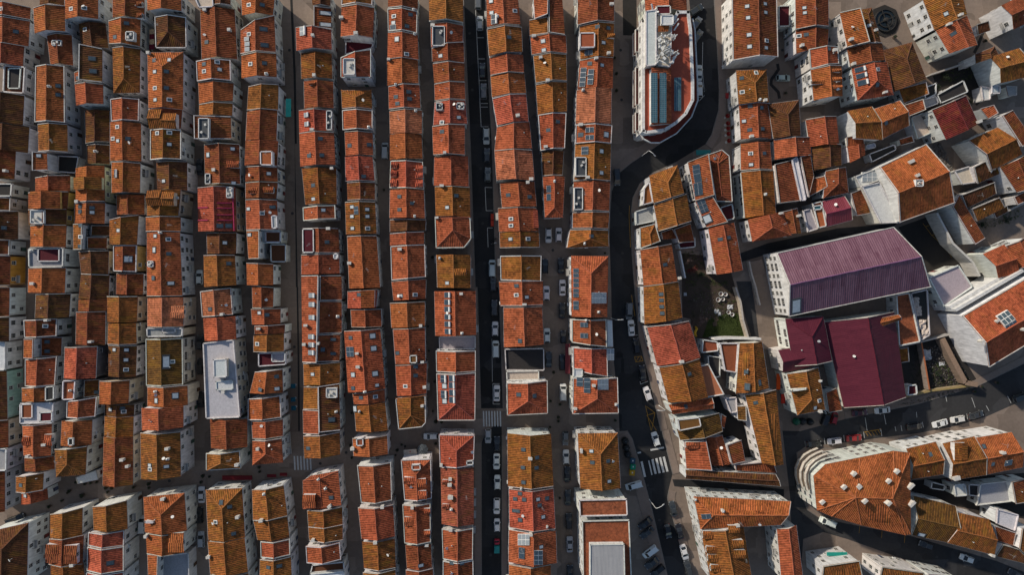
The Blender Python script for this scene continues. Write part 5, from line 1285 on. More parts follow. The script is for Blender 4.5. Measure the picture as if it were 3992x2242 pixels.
def car_meshes(kind):
    k=KINDS[kind]; L,W,Hh=k['L'],k['W']/2,k['H']; x=lambda f:L*(.5-f)   # f=0 nose, 1 tail
    R={}
    mb=MB(); b=k['belt']
    st=[ring(x(0),W*.72,.32,.56),ring(x(.02),W*.88,.24,.66),ring(x(.08),W*.97,.2,.74),ring(x(k['hood']),W,.2,b),ring(x(.5),W,.2,b+.02),ring(x(1-k['rear']-.06),W,.22,b+.02),ring(x(.965),W*.95,.25,b-.02),ring(x(1),W*.82,.34,b-.16)]
    loft(mb,[r[::-1] for r in st]); R['body']=mb.mesh('car_body',[M['paint']],True)
    # glasshouse
    c0,c1=k['hood']-.01,1-k['rear']-.005; t0,t1=c0+k['ws'],c1-k['rs']; zt=Hh-.07; wt=W*.74
    mb=MB()
    B=[Vector((x(c0),-W*.84,b)),Vector((x(c1),-W*.84,b)),Vector((x(c1),W*.84,b)),Vector((x(c0),W*.84,b))]
    T=[Vector((x(t0),-wt,zt)),Vector((x(t1),-wt,zt)),Vector((x(t1),wt,zt)),Vector((x(t0),wt,zt))]
    mb.hexa(B[::-1],T[::-1],0); R['glass']=mb.mesh('car_windows',[M['pane']])
    mb=MB(); # roof with pillars
    q=lambda f,w,z:Vector((x(f),w,z))
    top=[q(t0+.02,-wt*.9,Hh),q(t1-.01,-wt*.9,Hh),q(t1-.01,wt*.9,Hh),q(t0+.02,wt*.9,Hh)]; lowr=[q(t0-.005,-wt*1.02,zt-.02),q(t1+.005,-wt*1.02,zt-.02),q(t1+.005,wt*1.02,zt-.02),q(t0-.005,wt*1.02,zt-.02)]
    mb.hexa(lowr[::-1],top[::-1],0)
    for s in (-1,1):
        mb.beam(q(c0+.01,s*W*.86,b),q(t0,s*wt*1.0,zt),.10,.07); mb.beam(q(c1-.005,s*W*.86,b),q(t1,s*wt*1.0,zt),.14,.09)
        mb.beam(q((t0+t1)/2,s*W*.87,b),q((t0+t1)/2,s*wt*1.03,zt),.10,.05)
        if kind=='van': mb.box((x((t0+t1)/2+.17),s*W*.83,(b+zt)/2),(L*.42,.06,zt-b),0)
    R['roof']=mb.mesh('car_roof',[M['paint']])
    mb=MB(); mb.tube([(0,-.10,0),(0,.10,0)],.31,14); R['wheel']=mb.mesh('wheel',[M['rubber']])
    mb=MB(); mb.tube([(0,-.115,0),(0,.115,0)],.19,10); R['rim']=mb.mesh('rim',[M['steel']])
    mb=MB(); mb.box((0,0,0),(.16,.34,.14),0); R['head']=mb.mesh('headlight',[M['chrome']])
    mb=MB(); mb.box((0,0,0),(.10,.26,.18),0); R['tail']=mb.mesh('tail_light',[M['red']])
    mb=MB(); mb.box((0,0,0),(.12,.20,.13),0); R['mirror']=mb.mesh('mirror',[M['paint']])
    return R
def car(kind,p,ang,colr,label,group):
    if kind not in PROTO: PROTO[kind]=car_meshes(kind)
    R=PROTO[kind]; k=KINDS[kind]; L,W=k['L'],k['W']/2
    t=empty('parked_car' if kind!='van' else 'parked_van',p); t.rotation_euler=(0,0,ang); tag(t,label,'car' if kind!='van' else 'van',group)
    I=Matrix.Identity(4); c4=(*colr,1)
    shared('body',R['body'],t,I,c4); shared('windows',R['glass'],t,I); shared('roof',R['roof'],t,I,c4)
    for sx in (.31,-.30):
        for sy in (-1,1):
            w=shared('wheel',R['wheel'],t,Matrix.Translation((L*sx,sy*(W-.08),.31))); shared('rim',R['rim'],w,I)
    for sy in (-1,1):
        shared('headlight',R['head'],t,Matrix.Translation((L*.465,sy*W*.66,.62))); shared('tail_light',R['tail'],t,Matrix.Translation((-L*.485,sy*W*.70,.72)))
        shared('mirror',R['mirror'],t,Matrix.Translation((L*(.5-k['hood']-.05),sy*(W+.08),k['belt']+.03)),c4)
    return t
CC={'w':(.62,.62,.61),'s':(.36,.37,.38),'g':(.11,.12,.125),'b':(.012,.012,.014),'d':(.035,.038,.042),'r':(.28,.012,.016),'m':(.075,.012,.016),'n':(.42,.52,.47),'u':(.40,.47,.53)}
CN={'w':'white','s':'silver','g':'grey','b':'black','d':'dark grey','r':'red','m':'dark maroon','n':'pale green','u':'pale blue'}
# place, tile x y, heading in degrees (image: 0 = nose right, 90 = nose up), colour, kind
CARS='''
st 10 2225 10 90 g estate
st 10 2242 228 90 s hatchback
st 10 2268 700 90 b hatchback
st 10 2280 915 90 g estate
st 10 2307 1365 -90 s estate
st 11 2314 118 90 d hatchback
st 11 2322 310 90 g hatchback
st 11 2366 1250 90 u van
st 11 2377 1412 90 d hatchback
st 12 2388 208 90 d estate
st 12 2396 418 90 w hatchback
st 12 2402 620 90 w van
st 12 2412 1066 90 w saloon
lo 13 2325 55 -90 s hatchback
lo 13 2415 130 90 b hatchback
lo 13 2410 310 -90 w saloon
lo 13 2418 520 90 w hatchback
lo 13 2412 760 -90 w estate
lo 13 2415 950 90 w small car
cr 13 1750 57 180 w hatchback
ln 11 1290 70 90 s van
sq 21 356 922 -90 w hatchback
sq 21 459 916 90 w hatchback
sq 21 322 1230 90 b hatchback
sq 21 482 1228 90 b saloon
sq 21 497 1447 90 w saloon
sq 22 335 60 90 w hatchback
sq 22 495 237 90 b saloon
sq 22 341 485 90 w hatchback
sq 22 505 500 90 b small car
sq 22 358 730 90 d saloon
sq 22 497 755 90 b estate
sq 22 503 1052 90 w van
lb 23 527 78 -90 g hatchback
lb 23 533 265 90 w hatchback
lb 23 546 440 90 b saloon
lb 23 552 675 90 d saloon
lb 23 561 910 90 b estate
lb 23 570 1145 90 s saloon
lb 23 572 1430 90 b saloon
cu 21 1042 338 -85 d van
cu 22 1166 240 -90 g van
cu 22 1188 410 95 w saloon
cu 22 1240 590 95 b estate
cu 22 1302 862 97 b saloon
cu 22 1352 1070 108 w hatchback
cu 23 1433 85 107 w hatchback
jn 23 1210 550 195 w van
jn 23 1608 788 105 d saloon
jn 23 1672 1015 103 b saloon
jn 23 1720 1222 -75 w saloon
jn 23 1555 1012 -78 b hatchback
jn 23 1375 1218 218 w van
jn 23 1328 930 218 b saloon
jn 23 1345 1025 218 d saloon
jn 23 1395 1330 218 d saloon
jn 23 1760 1380 105 d estate
jn 23 1450 1410 218 b estate
bl 20 1840 95 35 d estate
bl 20 1842 228 55 g hatchback
bl 20 1852 358 55 g hatchback
bl 20 1868 728 90 w saloon
bl 20 1872 893 90 w estate
fo 30 160 780 0 n hatchback
wl 01 2002 1342 90 w hatchback
wl 01 2008 235 90 d saloon
wl 02 2008 555 90 d hatchback
wl 02 2012 795 90 b estate
wl 02 2015 1130 90 b saloon
wl 03 2022 645 90 w saloon
wl 03 2003 850 90 b estate
wl 03 2018 1095 90 s estate
wl 03 1432 940 90 w van
wl 03 160 885 20 b van
wl 03 450 1300 90 d saloon
lr 32 928 1262 6 m saloon
lr 32 1155 1237 187 w saloon
lr 32 582 1310 70 b van
lr 32 672 1315 75 r small car
lr 32 1735 1370 195 w saloon
lr 32 1910 1328 190 w hatchback
lr 32 1475 1400 8 b estate
lr 32 2095 1285 15 d saloon
lr 32 2540 1105 20 d van
lr 33 465 135 5 b saloon
lr 33 675 105 187 w hatchback
lr 33 872 75 3 r saloon
lr 33 600 915 158 w van
lr 33 1590 1150 160 d hatchback
lr 33 2000 1285 160 w hatchback
lr 33 2490 1440 155 d estate
'''
WHERE={'st':'on the straight asphalt street','lo':'on the asphalt street below its crossing','cr':'at the cobbled crossing','ln':'in the lane beside dormered roof','sq':'on the cobbled parking street','lb':'along the cobbled street near bottom','cu':'along the curving road','jn':'around the bottom road junction','bl':'beside the big antenna building','fo':'on the inlaid square','wl':'in the narrow western lane','lr':'along the lower right road'}
rec=[]
for l in CARS.strip().split('\n'):
    a=l.split(); rec.append((a[0],a[1],float(a[2]),float(a[3]),float(a[4]),a[5],' '.join(a[6:])))
cnt={}
for r in rec: cnt.setdefault((r[0],r[5],r[6]),[]).append(r)
for r in rec:
    grp=cnt[(r[0],r[5],r[6])]; srt=sorted(grp,key=lambda q:-P(q[1],q[2],q[3]).y); k=srt.index(r)
    nm=f"{CN[r[5]]} {r[6]} {WHERE[r[0]]}"
    if len(grp)>1: nm=f"{'topmost' if k==0 else ('lowest' if k==len(grp)-1 else ORD[k+1]+' from top')} of {NUM[len(grp)]} {CN[r[5]]} {r[6]}s {WHERE[r[0]]}"
    else: nm='only '+nm
    w=P(r[1],r[2],r[3],.75); w.z=.006
    a=math.radians(r[4])+random.uniform(-.02,.02)
    car(r[6],w,a,jit(CC[r[5]],.08),nm,'vehicles parked in the streets')
# small red cab pick-up with teal load
w=P('13',2413,1160,.8); w.z=.006
t=empty('pickup_truck',w); t.rotation_euler=(0,0,pi/2); tag(t,'small pickup with red cab and teal load bed, on the straight asphalt street','pickup')
mb=MB(); loft(mb,[r[::-1] for r in (ring(1.95,.62,.3,.75),ring(1.8,.74,.25,1.0),ring(1.35,.78,.25,1.15),ring(.75,.78,.25,1.2))]); mb.obj('cab',M['paint'],t,color=(.34,.012,.03,1))
mb=MB(); mb.hexa([Vector(q) for q in ((1.5,-.66,1.1),(1.5,.66,1.1),(.78,.66,1.1),(.78,-.66,1.1))][::-1],[Vector(q) for q in ((1.2,-.58,1.6),(1.2,.58,1.6),(.85,.58,1.6),(.85,-.58,1.6))][::-1]); mb.obj('windows',M['pane'],t)
mb=MB(); mb.box((1.02,0,1.64),(.5,1.2,.07)); mb.obj('roof',M['paint'],t,color=(.34,.012,.03,1))
mb=MB(); mb.box((-.85,0,.75),(2.2,1.5,.5)); mb.box((-.85,0,1.1),(2.1,1.42,.25)); mb.box((-.3,0,1.3),(.8,1.35,.2)); mb.obj('load_bed',M['plast'],t,color=(.02,.22,.22,1))
wm=MB(); wm.tube([(0,-.09,0),(0,.09,0)],.28,12); wme=wm.mesh('wheel',[M['rubber']])
for sx in (1.35,-1.2):
    for sy in (-1,1): shared('wheel',wme,t,Matrix.Translation((sx,sy*.68,.28)))
# motorcycle
for px,py,c,lab in ((2383,960,(.03,.03,.035),'black scooter parked at the kerb beside the pale one'),(2385,1000,(.45,.45,.44),'pale scooter parked at the kerb of the straight street')):
    w=P('11',px,py,.5); w.z=.006; t=empty('scooter',w); t.rotation_euler=(0,0,.25); tag(t,lab,'scooter')
    mb=MB(); loft(mb,[ring(.85,.10,.35,.7),ring(.5,.22,.25,.75),ring(.1,.16,.25,.45),ring(-.3,.2,.3,.8),ring(-.85,.14,.5,.85)][::-1]); mb.obj('body',M['paint'],t,color=(*c,1),smooth=False)
    mb=MB(); mb.box((-.4,0,.86),(.8,.3,.1)); mb.obj('seat',M['rubber'],t)
    mb=MB(); mb.tube([(.62,-.34,1.02),(.62,.34,1.02)],.03,6); mb.tube([(.62,0,1.02),(.75,0,.5)],.035,6); mb.obj('handlebar',M['dark'],t)
    for sx in (.72,-.62):
        mb=MB(); mb.tube([(sx,-.06,.25),(sx,.06,.25)],.25,12); mb.obj('wheel',M['rubber'],t)
# red plastic barriers in a parking bay
for k,(y,lab) in enumerate(((735,'upper of two red plastic barriers in the parking bay'),(800,'lower of two red plastic barriers in the parking bay'))):
    w=P('11',2366,y,.4); w.z=.006; t=empty('barrier',w); t.rotation_euler=(0,0,pi/2); tag(t,lab,'barrier','red barriers in the bay')
    mb=MB(); 
    for s in (-.35,.35): mb.box((0,s,.52),(1.7,.09,.09)); mb.box((0,s,.95),(1.7,.09,.09)); mb.box((0,s,.74),(1.7,.05,.2)); [mb.box((-.8+.4*j,s,.5),(.09,.09,1)) for j in range(5)]
    mb.box((0,0,.95),(1.6,.7,.06)); mb.obj('frame',M['plast'],t,color=(.36,.03,.012,1))
    mb=MB(); mb.box((-.7,0,.07),(.3,1.0,.14)); mb.box((.7,0,.07),(.3,1.0,.14)); mb.obj('foot',M['rubber'],t)
# ------------------------------------------------------------------ potted shrubs, bins, awnings, lamps
def leafclump(mb,c,r,n,s,m=0,flat=.8):
    for _ in range(n):
        d=Vector((random.gauss(0,1),random.gauss(0,1),random.gauss(0,1)))
        if d.length<.01: continue
        d.normalize(); p=Vector(c)+Vector((d.x,d.y,d.z*flat))*r*random.uniform(.55,1.05)
        a=Vector((random.gauss(0,1),random.gauss(0,1),random.gauss(0,1))).normalized(); b=a.cross(d+Vector((.01,.02,0))).normalized(); k=s*random.uniform(.6,1.3)
        mb.face([p-a*k,p+b*k*.6,p+a*k,p-b*k*.6],m)
M['leaf']=plain('dark_leaves',(.022,.034,.016),.7,0,.5,3)
M['leafred']=plain('red_leaves',(.10,.020,.018),.7,0,.5,3)
M['leafdry']=plain('dry_twigs',(.15,.10,.085),.8,0,.4,3)
M['pot']=plain('clay_pot',(.10,.07,.055),.9)
mb=MB(); mb.lathe([(.28,0),(.36,.1),(.42,.5),(.46,.52),(.46,.6),(.36,.6),(.34,.5)],n=12); POT=mb.mesh('pot',[M['pot']])
mb=MB(); mb.tube([(0,0,.4),(0,0,1.0)],.04,5); leafclump(mb,(0,0,1.05),.50,230,.10,1); CROWN=mb.mesh('crown',[M['pot'],M['leaf']])
POTS='''03 1492 535 1|03 1490 578 .7|03 1060 575 .9|03 1120 578 .9|03 1076 620 .7|03 692 608 .9|03 670 630 .6|03 825 650 1.2|03 615 708 .7|03 490 765 .9|03 845 540 .7|03 905 530 .7|03 965 520 .7|03 760 520 .8|03 2035 455 1|03 2015 520 .8|03 2098 465 .7|03 2390 90 .6|03 1338 570 .8
13 25 370 .8|13 28 415 .7|13 940 150 .7|13 955 275 .7|13 1455 143 .7|13 1412 196 .9|13 1490 160 .6|13 1798 132 .8|13 1395 250 .6|12 1800 1350 1.1|12 1858 1355 .9|12 1770 1248 .6|12 1788 948 .7|12 1720 395 .6|11 1765 1140 .8|11 1278 463 .7|12 955 1265 .7|11 825 290 .9|12 1730 640 .6
22 408 855 .9|22 455 1308 .9|22 455 1348 .8|22 378 1145 .7|22 472 1178 .8|22 1028 1340 .8|21 925 1098 .7|23 472 682 .6|20 1040 735 .8|20 1040 905 .9|20 1020 575 .8|22 372 1408 .7|30 1475 352 .9|30 1280 365 1|30 2190 405 .9|30 185 930 .8|32 2085 1050 .8|32 2310 960 .9|32 2160 1000 .7'''
pots=[p.split() for l in POTS.split('\n') for p in l.split('|')]
def near_name(x,y):
    b=min(range(len(HOUSES)),key=lambda k:(sum((Vector((q.x,q.y)) for q in HOUSES[k][0]),Vector((0,0)))/len(HOUSES[k][0])-Vector((x,y))).length); return b
for k,(ti,x,y,s) in enumerate(sorted(pots,key=lambda p:(-round(P(p[0],float(p[1]),float(p[2])).y/22),P(p[0],float(p[1]),float(p[2])).x))):
    w=P(ti,float(x),float(y),.8); w.z=.0; s=float(s)*1.0
    hx='left' if w.x<-70 else ('centre left' if w.x<-12 else ('centre' if w.x<45 else 'right')); 
    t=empty('potted_shrub',w); tag(t,None,'potted shrub','potted shrubs standing in the streets'); t['_s']=0; del t['_s']
    t['label']=f"dark potted shrub on paving beside the {HS[near_name(w.x,w.y)]['label'].split(',')[0].split(' with ')[0].split(' in ')[0].split(' at ')[0].split(' below ')[0].split(' beside ')[0].split(' right of ')[0]}"
    t.rotation_euler=(0,0,random.uniform(0,6))
    shared('pot',POT,t,Matrix.Scale(s,4)); shared('crown',CROWN,t,Matrix.Scale(s,4))
# make the shrub labels distinct
seen={}
for o in [o for o in bpy.data.objects if o.get('category')=='potted shrub']: seen.setdefault(o['label'],[]).append(o)
for l,os_ in seen.items():
    if len(os_)>1:
        os_.sort(key=lambda o:(-o.location.y,o.location.x))
        for k,o in enumerate(os_): o['label']=l.replace('dark potted shrub',f"{ORD[k+1]+' from top' if k else 'topmost'} dark shrub")
# recycling containers
def igloo(tile,x,y,colr,lab):
    w=P(tile,x,y,1.0); w.z=.12; t=empty('recycling_igloo',w); tag(t,lab,'recycling bin','round recycling containers')
    mb=MB(); mb.lathe([(.70,0),(.98,.2),(1.02,.7),(.92,1.2),(.70,1.55),(.35,1.74),(.05,1.78)],n=20); mb.obj('shell',M['plast'],t,color=(*colr,1),smooth=True)
    mb=MB(); mb.tube([(-.12,0,1.74),(-.12,0,1.9),(.12,0,1.9),(.12,0,1.74)],.03,6); mb.obj('lifting_hook',M['steel'],t)
    mb=MB(); 
    for k in range(12): a=k*pi/6; mb.beam(Vector((1.03*cos(a),1.03*sin(a),.7)),Vector((.71*cos(a),.71*sin(a),1.56)),.06,.04)
    mb.obj('rib',M['plast'],t,color=tuple(c*.7 for c in colr)+(1,))
    mb=MB(); mb.tube([(.85,0,1.25),(.97,0,1.30)],.16,10); mb.obj('opening',M['rubber'],t)
igloo('23',1125,102,(.014,.015,.016),'largest topmost of the three black round containers on the corner pavement')
igloo('23',1137,172,(.014,.015,.016),'middle of the three black round containers on the corner pavement')
igloo('23',1150,238,(.014,.015,.016),'lowest of the three black round containers on the corner pavement')
igloo('32',292,1352,(.012,.10,.055),'green round container at the lower right junction')
igloo('32',357,1350,(.02,.022,.024),'dark round container next to the green one at the junction')
igloo('32',430,1355,(.015,.016,.017),'rightmost dark round container at the lower right junction')
def bin_(tile,x,y,colr,lab):
    w=P(tile,x,y,.8); w.z=.12; t=empty('recycling_bin',w); t.rotation_euler=(0,0,-.1); tag(t,lab,'recycling bin','rectangular recycling bins')
    mb=MB(); mb.hexa([Vector(q) for q in ((-.6,-.6,.05),(.6,-.6,.05),(.6,.6,.05),(-.6,.6,.05))],[Vector(q) for q in ((-.72,-.72,1.45),(.72,-.72,1.45),(.72,.72,1.45),(-.72,.72,1.45))]); mb.obj('body',M['plast'],t,color=(*colr,1))
    mb=MB(); mb.box((0,0,1.52),(1.5,1.5,.12)); mb.box((0,0,1.62),(1.2,1.2,.12)); mb.obj('lid',M['plast'],t,color=(*[c*1.1 for c in colr],1))
    mb=MB(); mb.box((0,.1,1.69),(.3,.42,.02)); mb.obj('sticker',M['white'],t)
bin_('23',1195,297,(.03,.07,.10),'dark blue bin above the green recycling bin')
bin_('23',1198,357,(.01,.21,.11),'bright green recycling bin between blue and yellow ones')
bin_('23',1190,416,(.45,.24,.01),'yellow recycling bin, lowest of the bins at the corner')
# awnings
def awning(tile,x0,y0,x1,y1,zin,side,colr,lab,stripe=None,cat='awning'):
    """cloth sheet sloping away from the wall on 'side'"""
    cs=[(x0,y0),(x1,y0),(x1,y1),(x0,y1)]; hi={'W':(0,3),'E':(1,2),'N':(0,1),'S':(2,3)}[side]
    pl=[P(tile,x,y,zin if k in hi else zin-.55) for k,(x,y) in enumerate(cs)]
    c=sum(pl,Vector())/4; base=Vector((c.x,c.y,0)); t=empty('awning',base); tag(t,lab,cat,'shop awnings')
    mb=MB(); q=pl if area(pl)>0 else pl[::-1]; mb.face(q); mb.face([p-Vector((0,0,.04)) for p in q][::-1])
    for a,b in zip(q,q[1:]+q[:1]): mb.face([a-Vector((0,0,.25)),b-Vector((0,0,.25)),b,a])
    mb.obj('canvas',M['cloth'],t,base,color=(*colr,1))
    mb=MB()
    for k in range(4):
        if k not in hi: h2=pl[[j for j in hi if abs(j-k)in(1,3)][0]]; mb.tube([h2-Vector((0,0,.5)),pl[k]-Vector((0,0,.06))],.03,6)
    mb.obj('arm',M['dark'],t,base)
awning('10',293,988,345,1170,3.2,'W',(.05,.42,.36),'teal awning on the wall of the seventh row house')
awning('03',2230,452,2530,497,3.0,'S',(.12,.010,.014),'long dark red awning under the sixth bottom row house')
awning('13',105,440,195,470,2.8,'S',(.13,.012,.016),'left dark red awning above the zebra street')
awning('13',232,425,305,455,2.8,'S',(.15,.012,.016),'right dark red awning above the zebra street')
awning('22',525,570,572,870,3.2,'E',(.12,.022,.028),'long maroon awning on the parking street side')
awning('32',92,870,130,1030,3.0,'E',(.55,.07,.01),'upper orange red awning on the mossy corner house')
awning('32',140,1075,178,1170,3.0,'E',(.45,.035,.02),'lower red awning on the mossy corner house')
awning('20',2135,930,2165,985,3.0,'E',(.25,.02,.02),'small red awning under the arched facade')
awning('21',1840,112,1985,62,3.0,'S',(.03,.20,.20),'teal awning at the tip of the block by the curve')
awning('33',600,1260,800,1225,6.2,'S',(.02,.38,.30),'teal balcony awning at the bottom edge')
awning('30',1505,290,1550,490,4.2,'E',(.5,.4,.3),'pale canopy beside the fountain square') if False else None
def parasol(tile,x,y,r,z,colr,lab,n=8,group='parasols'):
    w=P(tile,x,y,z); w.z=0; t=empty('parasol',w); tag(t,lab,'parasol',group)
    mb=MB(); ap=Vector((0,0,z+.35)); R_=[Vector((r*cos(2*pi*k/n+.2),r*sin(2*pi*k/n+.2),z-.15)) for k in range(n)]
    for k in range(n):
        a,b=R_[k],R_[(k+1)%n]; mid=(a+b)/2+Vector((0,0,.10))
        mb.face([a,mid,ap]); mb.face([mid,b,ap]); mb.face([ap,mid,a]); mb.face([ap,b,mid])
    mb.obj('canopy',M['cloth'],t,color=(*colr,1))
    mb=MB(); mb.tube([(0,0,0),(0,0,z+.5)],.04,8); mb.lathe([(.35,0),(.35,.08),(.1,.12)],n=12); mb.obj('pole',M['steel'],t)
parasol('13',1667,190,1.55,2.6,(.13,.15,.17),'grey octagonal parasol beside the beige terrace canopy')
for k,(y,x,n_) in enumerate(((1160,2155,'topmost'),(1235,2160,'second'),(1285,2162,'third'),(1340,2165,'fourth'),(1410,2170,'lowest'))):
    parasol('20',x,y,.62,2.4,(.22,.014,.012),f'{n_} red parasol in the row of five by the right facade',10,'red parasols')
for k,(x,y,n_) in enumerate(((365,995,'topmost'),(365,1130,'middle'),(370,1217,'lowest'))):
    w=P('12',x,y,2.6); w.z=0; t=empty('parasol',w); tag(t,f'{n_} of three blue square parasols in the pedestrian street','parasol','blue parasols')
    mb=MB(); ap=Vector((0,0,2.9)); q=[Vector((-.62,-.6,2.5)),Vector((.62,-.6,2.5)),Vector((.62,.6,2.5)),Vector((-.62,.6,2.5))]
    for a,b in zip(q,q[1:]+q[:1]): mb.face([a,b,ap]); mb.face([a-Vector((0,0,.18)),b-Vector((0,0,.18)),b,a]); mb.face([ap,b,a])
    mb.obj('canopy',M['cloth'],t,color=(.015,.15,.24,1)); mb=MB(); mb.tube([(0,0,0),(0,0,2.9)],.04,8); mb.lathe([(.35,0),(.35,.08),(.1,.12)],n=12); mb.obj('pole',M['steel'],t)
# beige canopy with a red mark on the little square
c=P('13',1542,220,2.7); base=Vector((c.x,c.y,0)); t=empty('canopy',base); tag(t,'flat beige terrace canopy with a small red triangle','canopy')
pl=[P('13',x,y,2.7) for x,y in ((1475,195),(1605,185),(1610,245),(1478,252))][::-1]
mb=MB(); mb.hexa([p-Vector((0,0,.12)) for p in pl],pl,bottom=True); mb.obj('roof_panel',M['cloth'],t,base,color=(.42,.36,.30,1))
mb=MB(); q=[P('13',x,y,2.705) for x,y in ((1534,205),(1550,205),(1542,222))][::-1]; mb.face(q); mb.obj('sign_mark',M['cloth'],t,base,color=(.35,.02,.02,1))
for p in pl:
    mb=MB(); i=p.lerp(Vector((c.x,c.y,2.7)),.08); mb.tube([(i.x,i.y,0),(i.x,i.y,2.62)],.05,6); mb.obj('post',M['dark'],t,base)
# striped strip canopy between two houses (top left)
base=P('00',1525,390,4); base.z=0; t=empty('canopy',base); tag(t,'striped cream and maroon canopy between two houses at upper left','canopy')
for k in range(4):
    q=[P('00',x,y,4.2) for x,y in ((1500,290+k*52),(1548,286+k*52),(1550,334+k*52),(1500,338+k*52))][::-1]
    mb=MB(); mb.hexa([p-Vector((0,0,.08)) for p in q],q,bottom=True); mb.obj('panel',M['cloth'],t,base,color=(*((.50,.36,.22) if k%2==0 else (.12,.012,.025)),1))
for k in (0,3):
    mb=MB(); p=P('00',1545,300+k*55,4.1); mb.tube([(p.x,p.y,0),(p.x,p.y,4.1)],.05,6); mb.obj('post',M['dark'],t,base)
# street lamps
def lamp(tile,x,y,ang,lab,hgt=7.5,arm=2.0,ring_=False):
    w=P(tile,x,y,0); w.z=.1; t=empty('street_lamp',w); t.rotation_euler=(0,0,ang); tag(t,lab,'street lamp','street lamps')
    mb=MB(); mb.lathe([(.16,0),(.16,.5),(.08,.6)],n=10); mb.tube([(0,0,.5),(0,0,hgt-.8)],[.08,.055],8); mb.obj('pole',M['white'],t)
    pts=[(arm*.5-arm*.5*cos(a),0,hgt-.8+.9*sin(a)) for a in [pi*k/16 for k in range(0,13)]]
    mb=MB(); mb.tube(pts,.07,8); mb.obj('arm',M['white'],t)
    e=pts[-1]; mb=MB(); mb.hexa([Vector((e[0]-.3,-.16,e[2]-.14)),Vector((e[0]+.35,-.16,e[2]-.14)),Vector((e[0]+.35,.16,e[2]-.14)),Vector((e[0]-.3,.16,e[2]-.14))],[Vector((e[0]-.25,-.1,e[2]+.06)),Vector((e[0]+.25,-.1,e[2]+.06)),Vector((e[0]+.25,.1,e[2]+.06)),Vector((e[0]-.25,.1,e[2]+.06))],bottom=True); mb.obj('lamp_head',M['steel'],t)
lamp('21',1295,120,-.7,'curved white lamp at the inside bend of the curving road',8,2.4)
lamp('23',1365,690,.5,'curved white lamp by the bottom junction car park',8,2.6)
lamp('22',985,312,0,'slim white lamp above the long grey van',7,2.0)
lamp('21',1245,1065,pi,'slim white lamp on the upper curving road kerb',7,2.0)
lamp('22',1465,1190,pi,'white lamp by the yellow zigzag markings',7,2.4)
lamp('32',480,1230,2.2,'white lamp at the mossy corner house',6.5,1.6)
lamp('11',395,1030,-1.5,'slim lamp in the pedestrian street',6.5,1.6) if False else None
# ------------------------------------------------------------------ garden bits
def tub(x,y,r,lab):
    w=P('22',x,y,.3); w.z=.01; t=empty('tub',w); tag(t,lab,'tub','white tubs in the garden')
    mb=MB(); mb.lathe([(r*.75,0),(r,.5),(r*1.06,.52),(r*1.06,.58),(r*.92,.58),(r*.7,.12)],n=18); mb.obj('shell',M['white'],t)
    mb=MB(); mb.lathe([(r*.74,.3),(r*.70,.34),(.02,.36)],n=14); mb.obj('filling',M['leafdry'],t)
for x,y,r,l in ((2085,68,.62,'upper left white tub in the rubbish garden'),(2130,72,.55,'upper right white tub in the rubbish garden'),(2058,125,.62,'lower left white tub of the four together'),(2105,120,.5,'lower right white tub of the four together'),(2162,252,.55,'white tub left of the lowest one on the lawn'),(2198,275,.52,'lowest white tub at the lawn edge')): tub(x,y,r,l)
def tarp(tile,x,y,sx,sy,lab,z=.25):
    w=P(tile,x,y,.2); w.z=.01; mb=MB(); n=6; g=[[Vector(((i/n-.5)*sx*(1+random.uniform(-.12,.12)),(j/n-.5)*sy*(1+random.uniform(-.12,.12)),max(.03,z*random.random()*(1 if 0<i<n and 0<j<n else .2)))) for j in range(n+1)] for i in range(n+1)]
    for i in range(n):
        for j in range(n): mb.face([g[i][j],g[i+1][j],g[i+1][j+1],g[i][j+1]])
    o=mb.obj('tarp',M['cloth'],None,color=(.5,.51,.52,1)); o.location=w; tag(o,lab,'tarp'); return o
tarp('22',2182,200,1.7,1.3,'large crumpled white tarp beside the lawn',.4); tarp('22',2045,243,1.3,1.2,'crumpled white sheet left of the lower tubs',.4); tarp('22',2075,268,.8,1.0,'small white sheet lying next to crumpled sheet',.3); tarp('22',1730,70,.9,.9,'small white sheet at the garden left wall',.3)
tarp('32',1585,680,3.2,3.0,'heap of pale sheets in the dark garden',1.0); tarp('32',1610,700,2.0,1.6,'pale sheet on top of the heap in dark garden',1.3); tarp('32',1752,772,1.6,1.1,'single pale sheet lying alone in dark garden',.3)
for k,(x,y,l) in enumerate(((1480,150,'topmost'),(1505,240,'second'),(1550,375,'third'),(1580,455,'lowest'))):
    w=P('32',x,y,4); o=tarp('32',x,y,2.3,2.6,f'{l} pale paper heap on the black roof yard',.7); o.location=(w.x,w.y,4.02); o.data.materials[0]=M['cloth']; o.color=(.5,.42,.36,1)
def crate(x,y,lab,rz):
    w=P('22',x,y,.2); w.z=.012; t=empty('pallet',w); t.rotation_euler=(0,0,rz); tag(t,lab,'pallet','wooden pallets')
    for k in range(5):
        mb=MB(); mb.box((0,-.5+.25*k,.14),(1.2,.16,.03)); mb.obj('slat',M['pot'],t)
    for k in range(3):
        mb=MB(); mb.box((-.5+.5*k,0,.065),(.1,1.1,.12)); mb.obj('bearer',M['pot'],t)
crate(2040,322,'upper wooden pallet leaning at the lawn edge',.3); crate(2028,370,'lower wooden pallet at the lawn edge',.2); crate(2242,225,'wooden pallet beside the large white tarp',.1)
mb=MB(); mb.tube([P('22',1832,400,1.0),P('22',1845,420,1.6),P('22',1828,450,2.2),P('22',1826,475,2.8),P('22',1838,492,3.3)],[.32,.34,.33,.34,.36],12)
o=mb.obj('debris_chute',M['plast'],None,color=(.5,.28,.015,1)); tag(o,'yellow debris chute hanging at the red roof corner','chute')
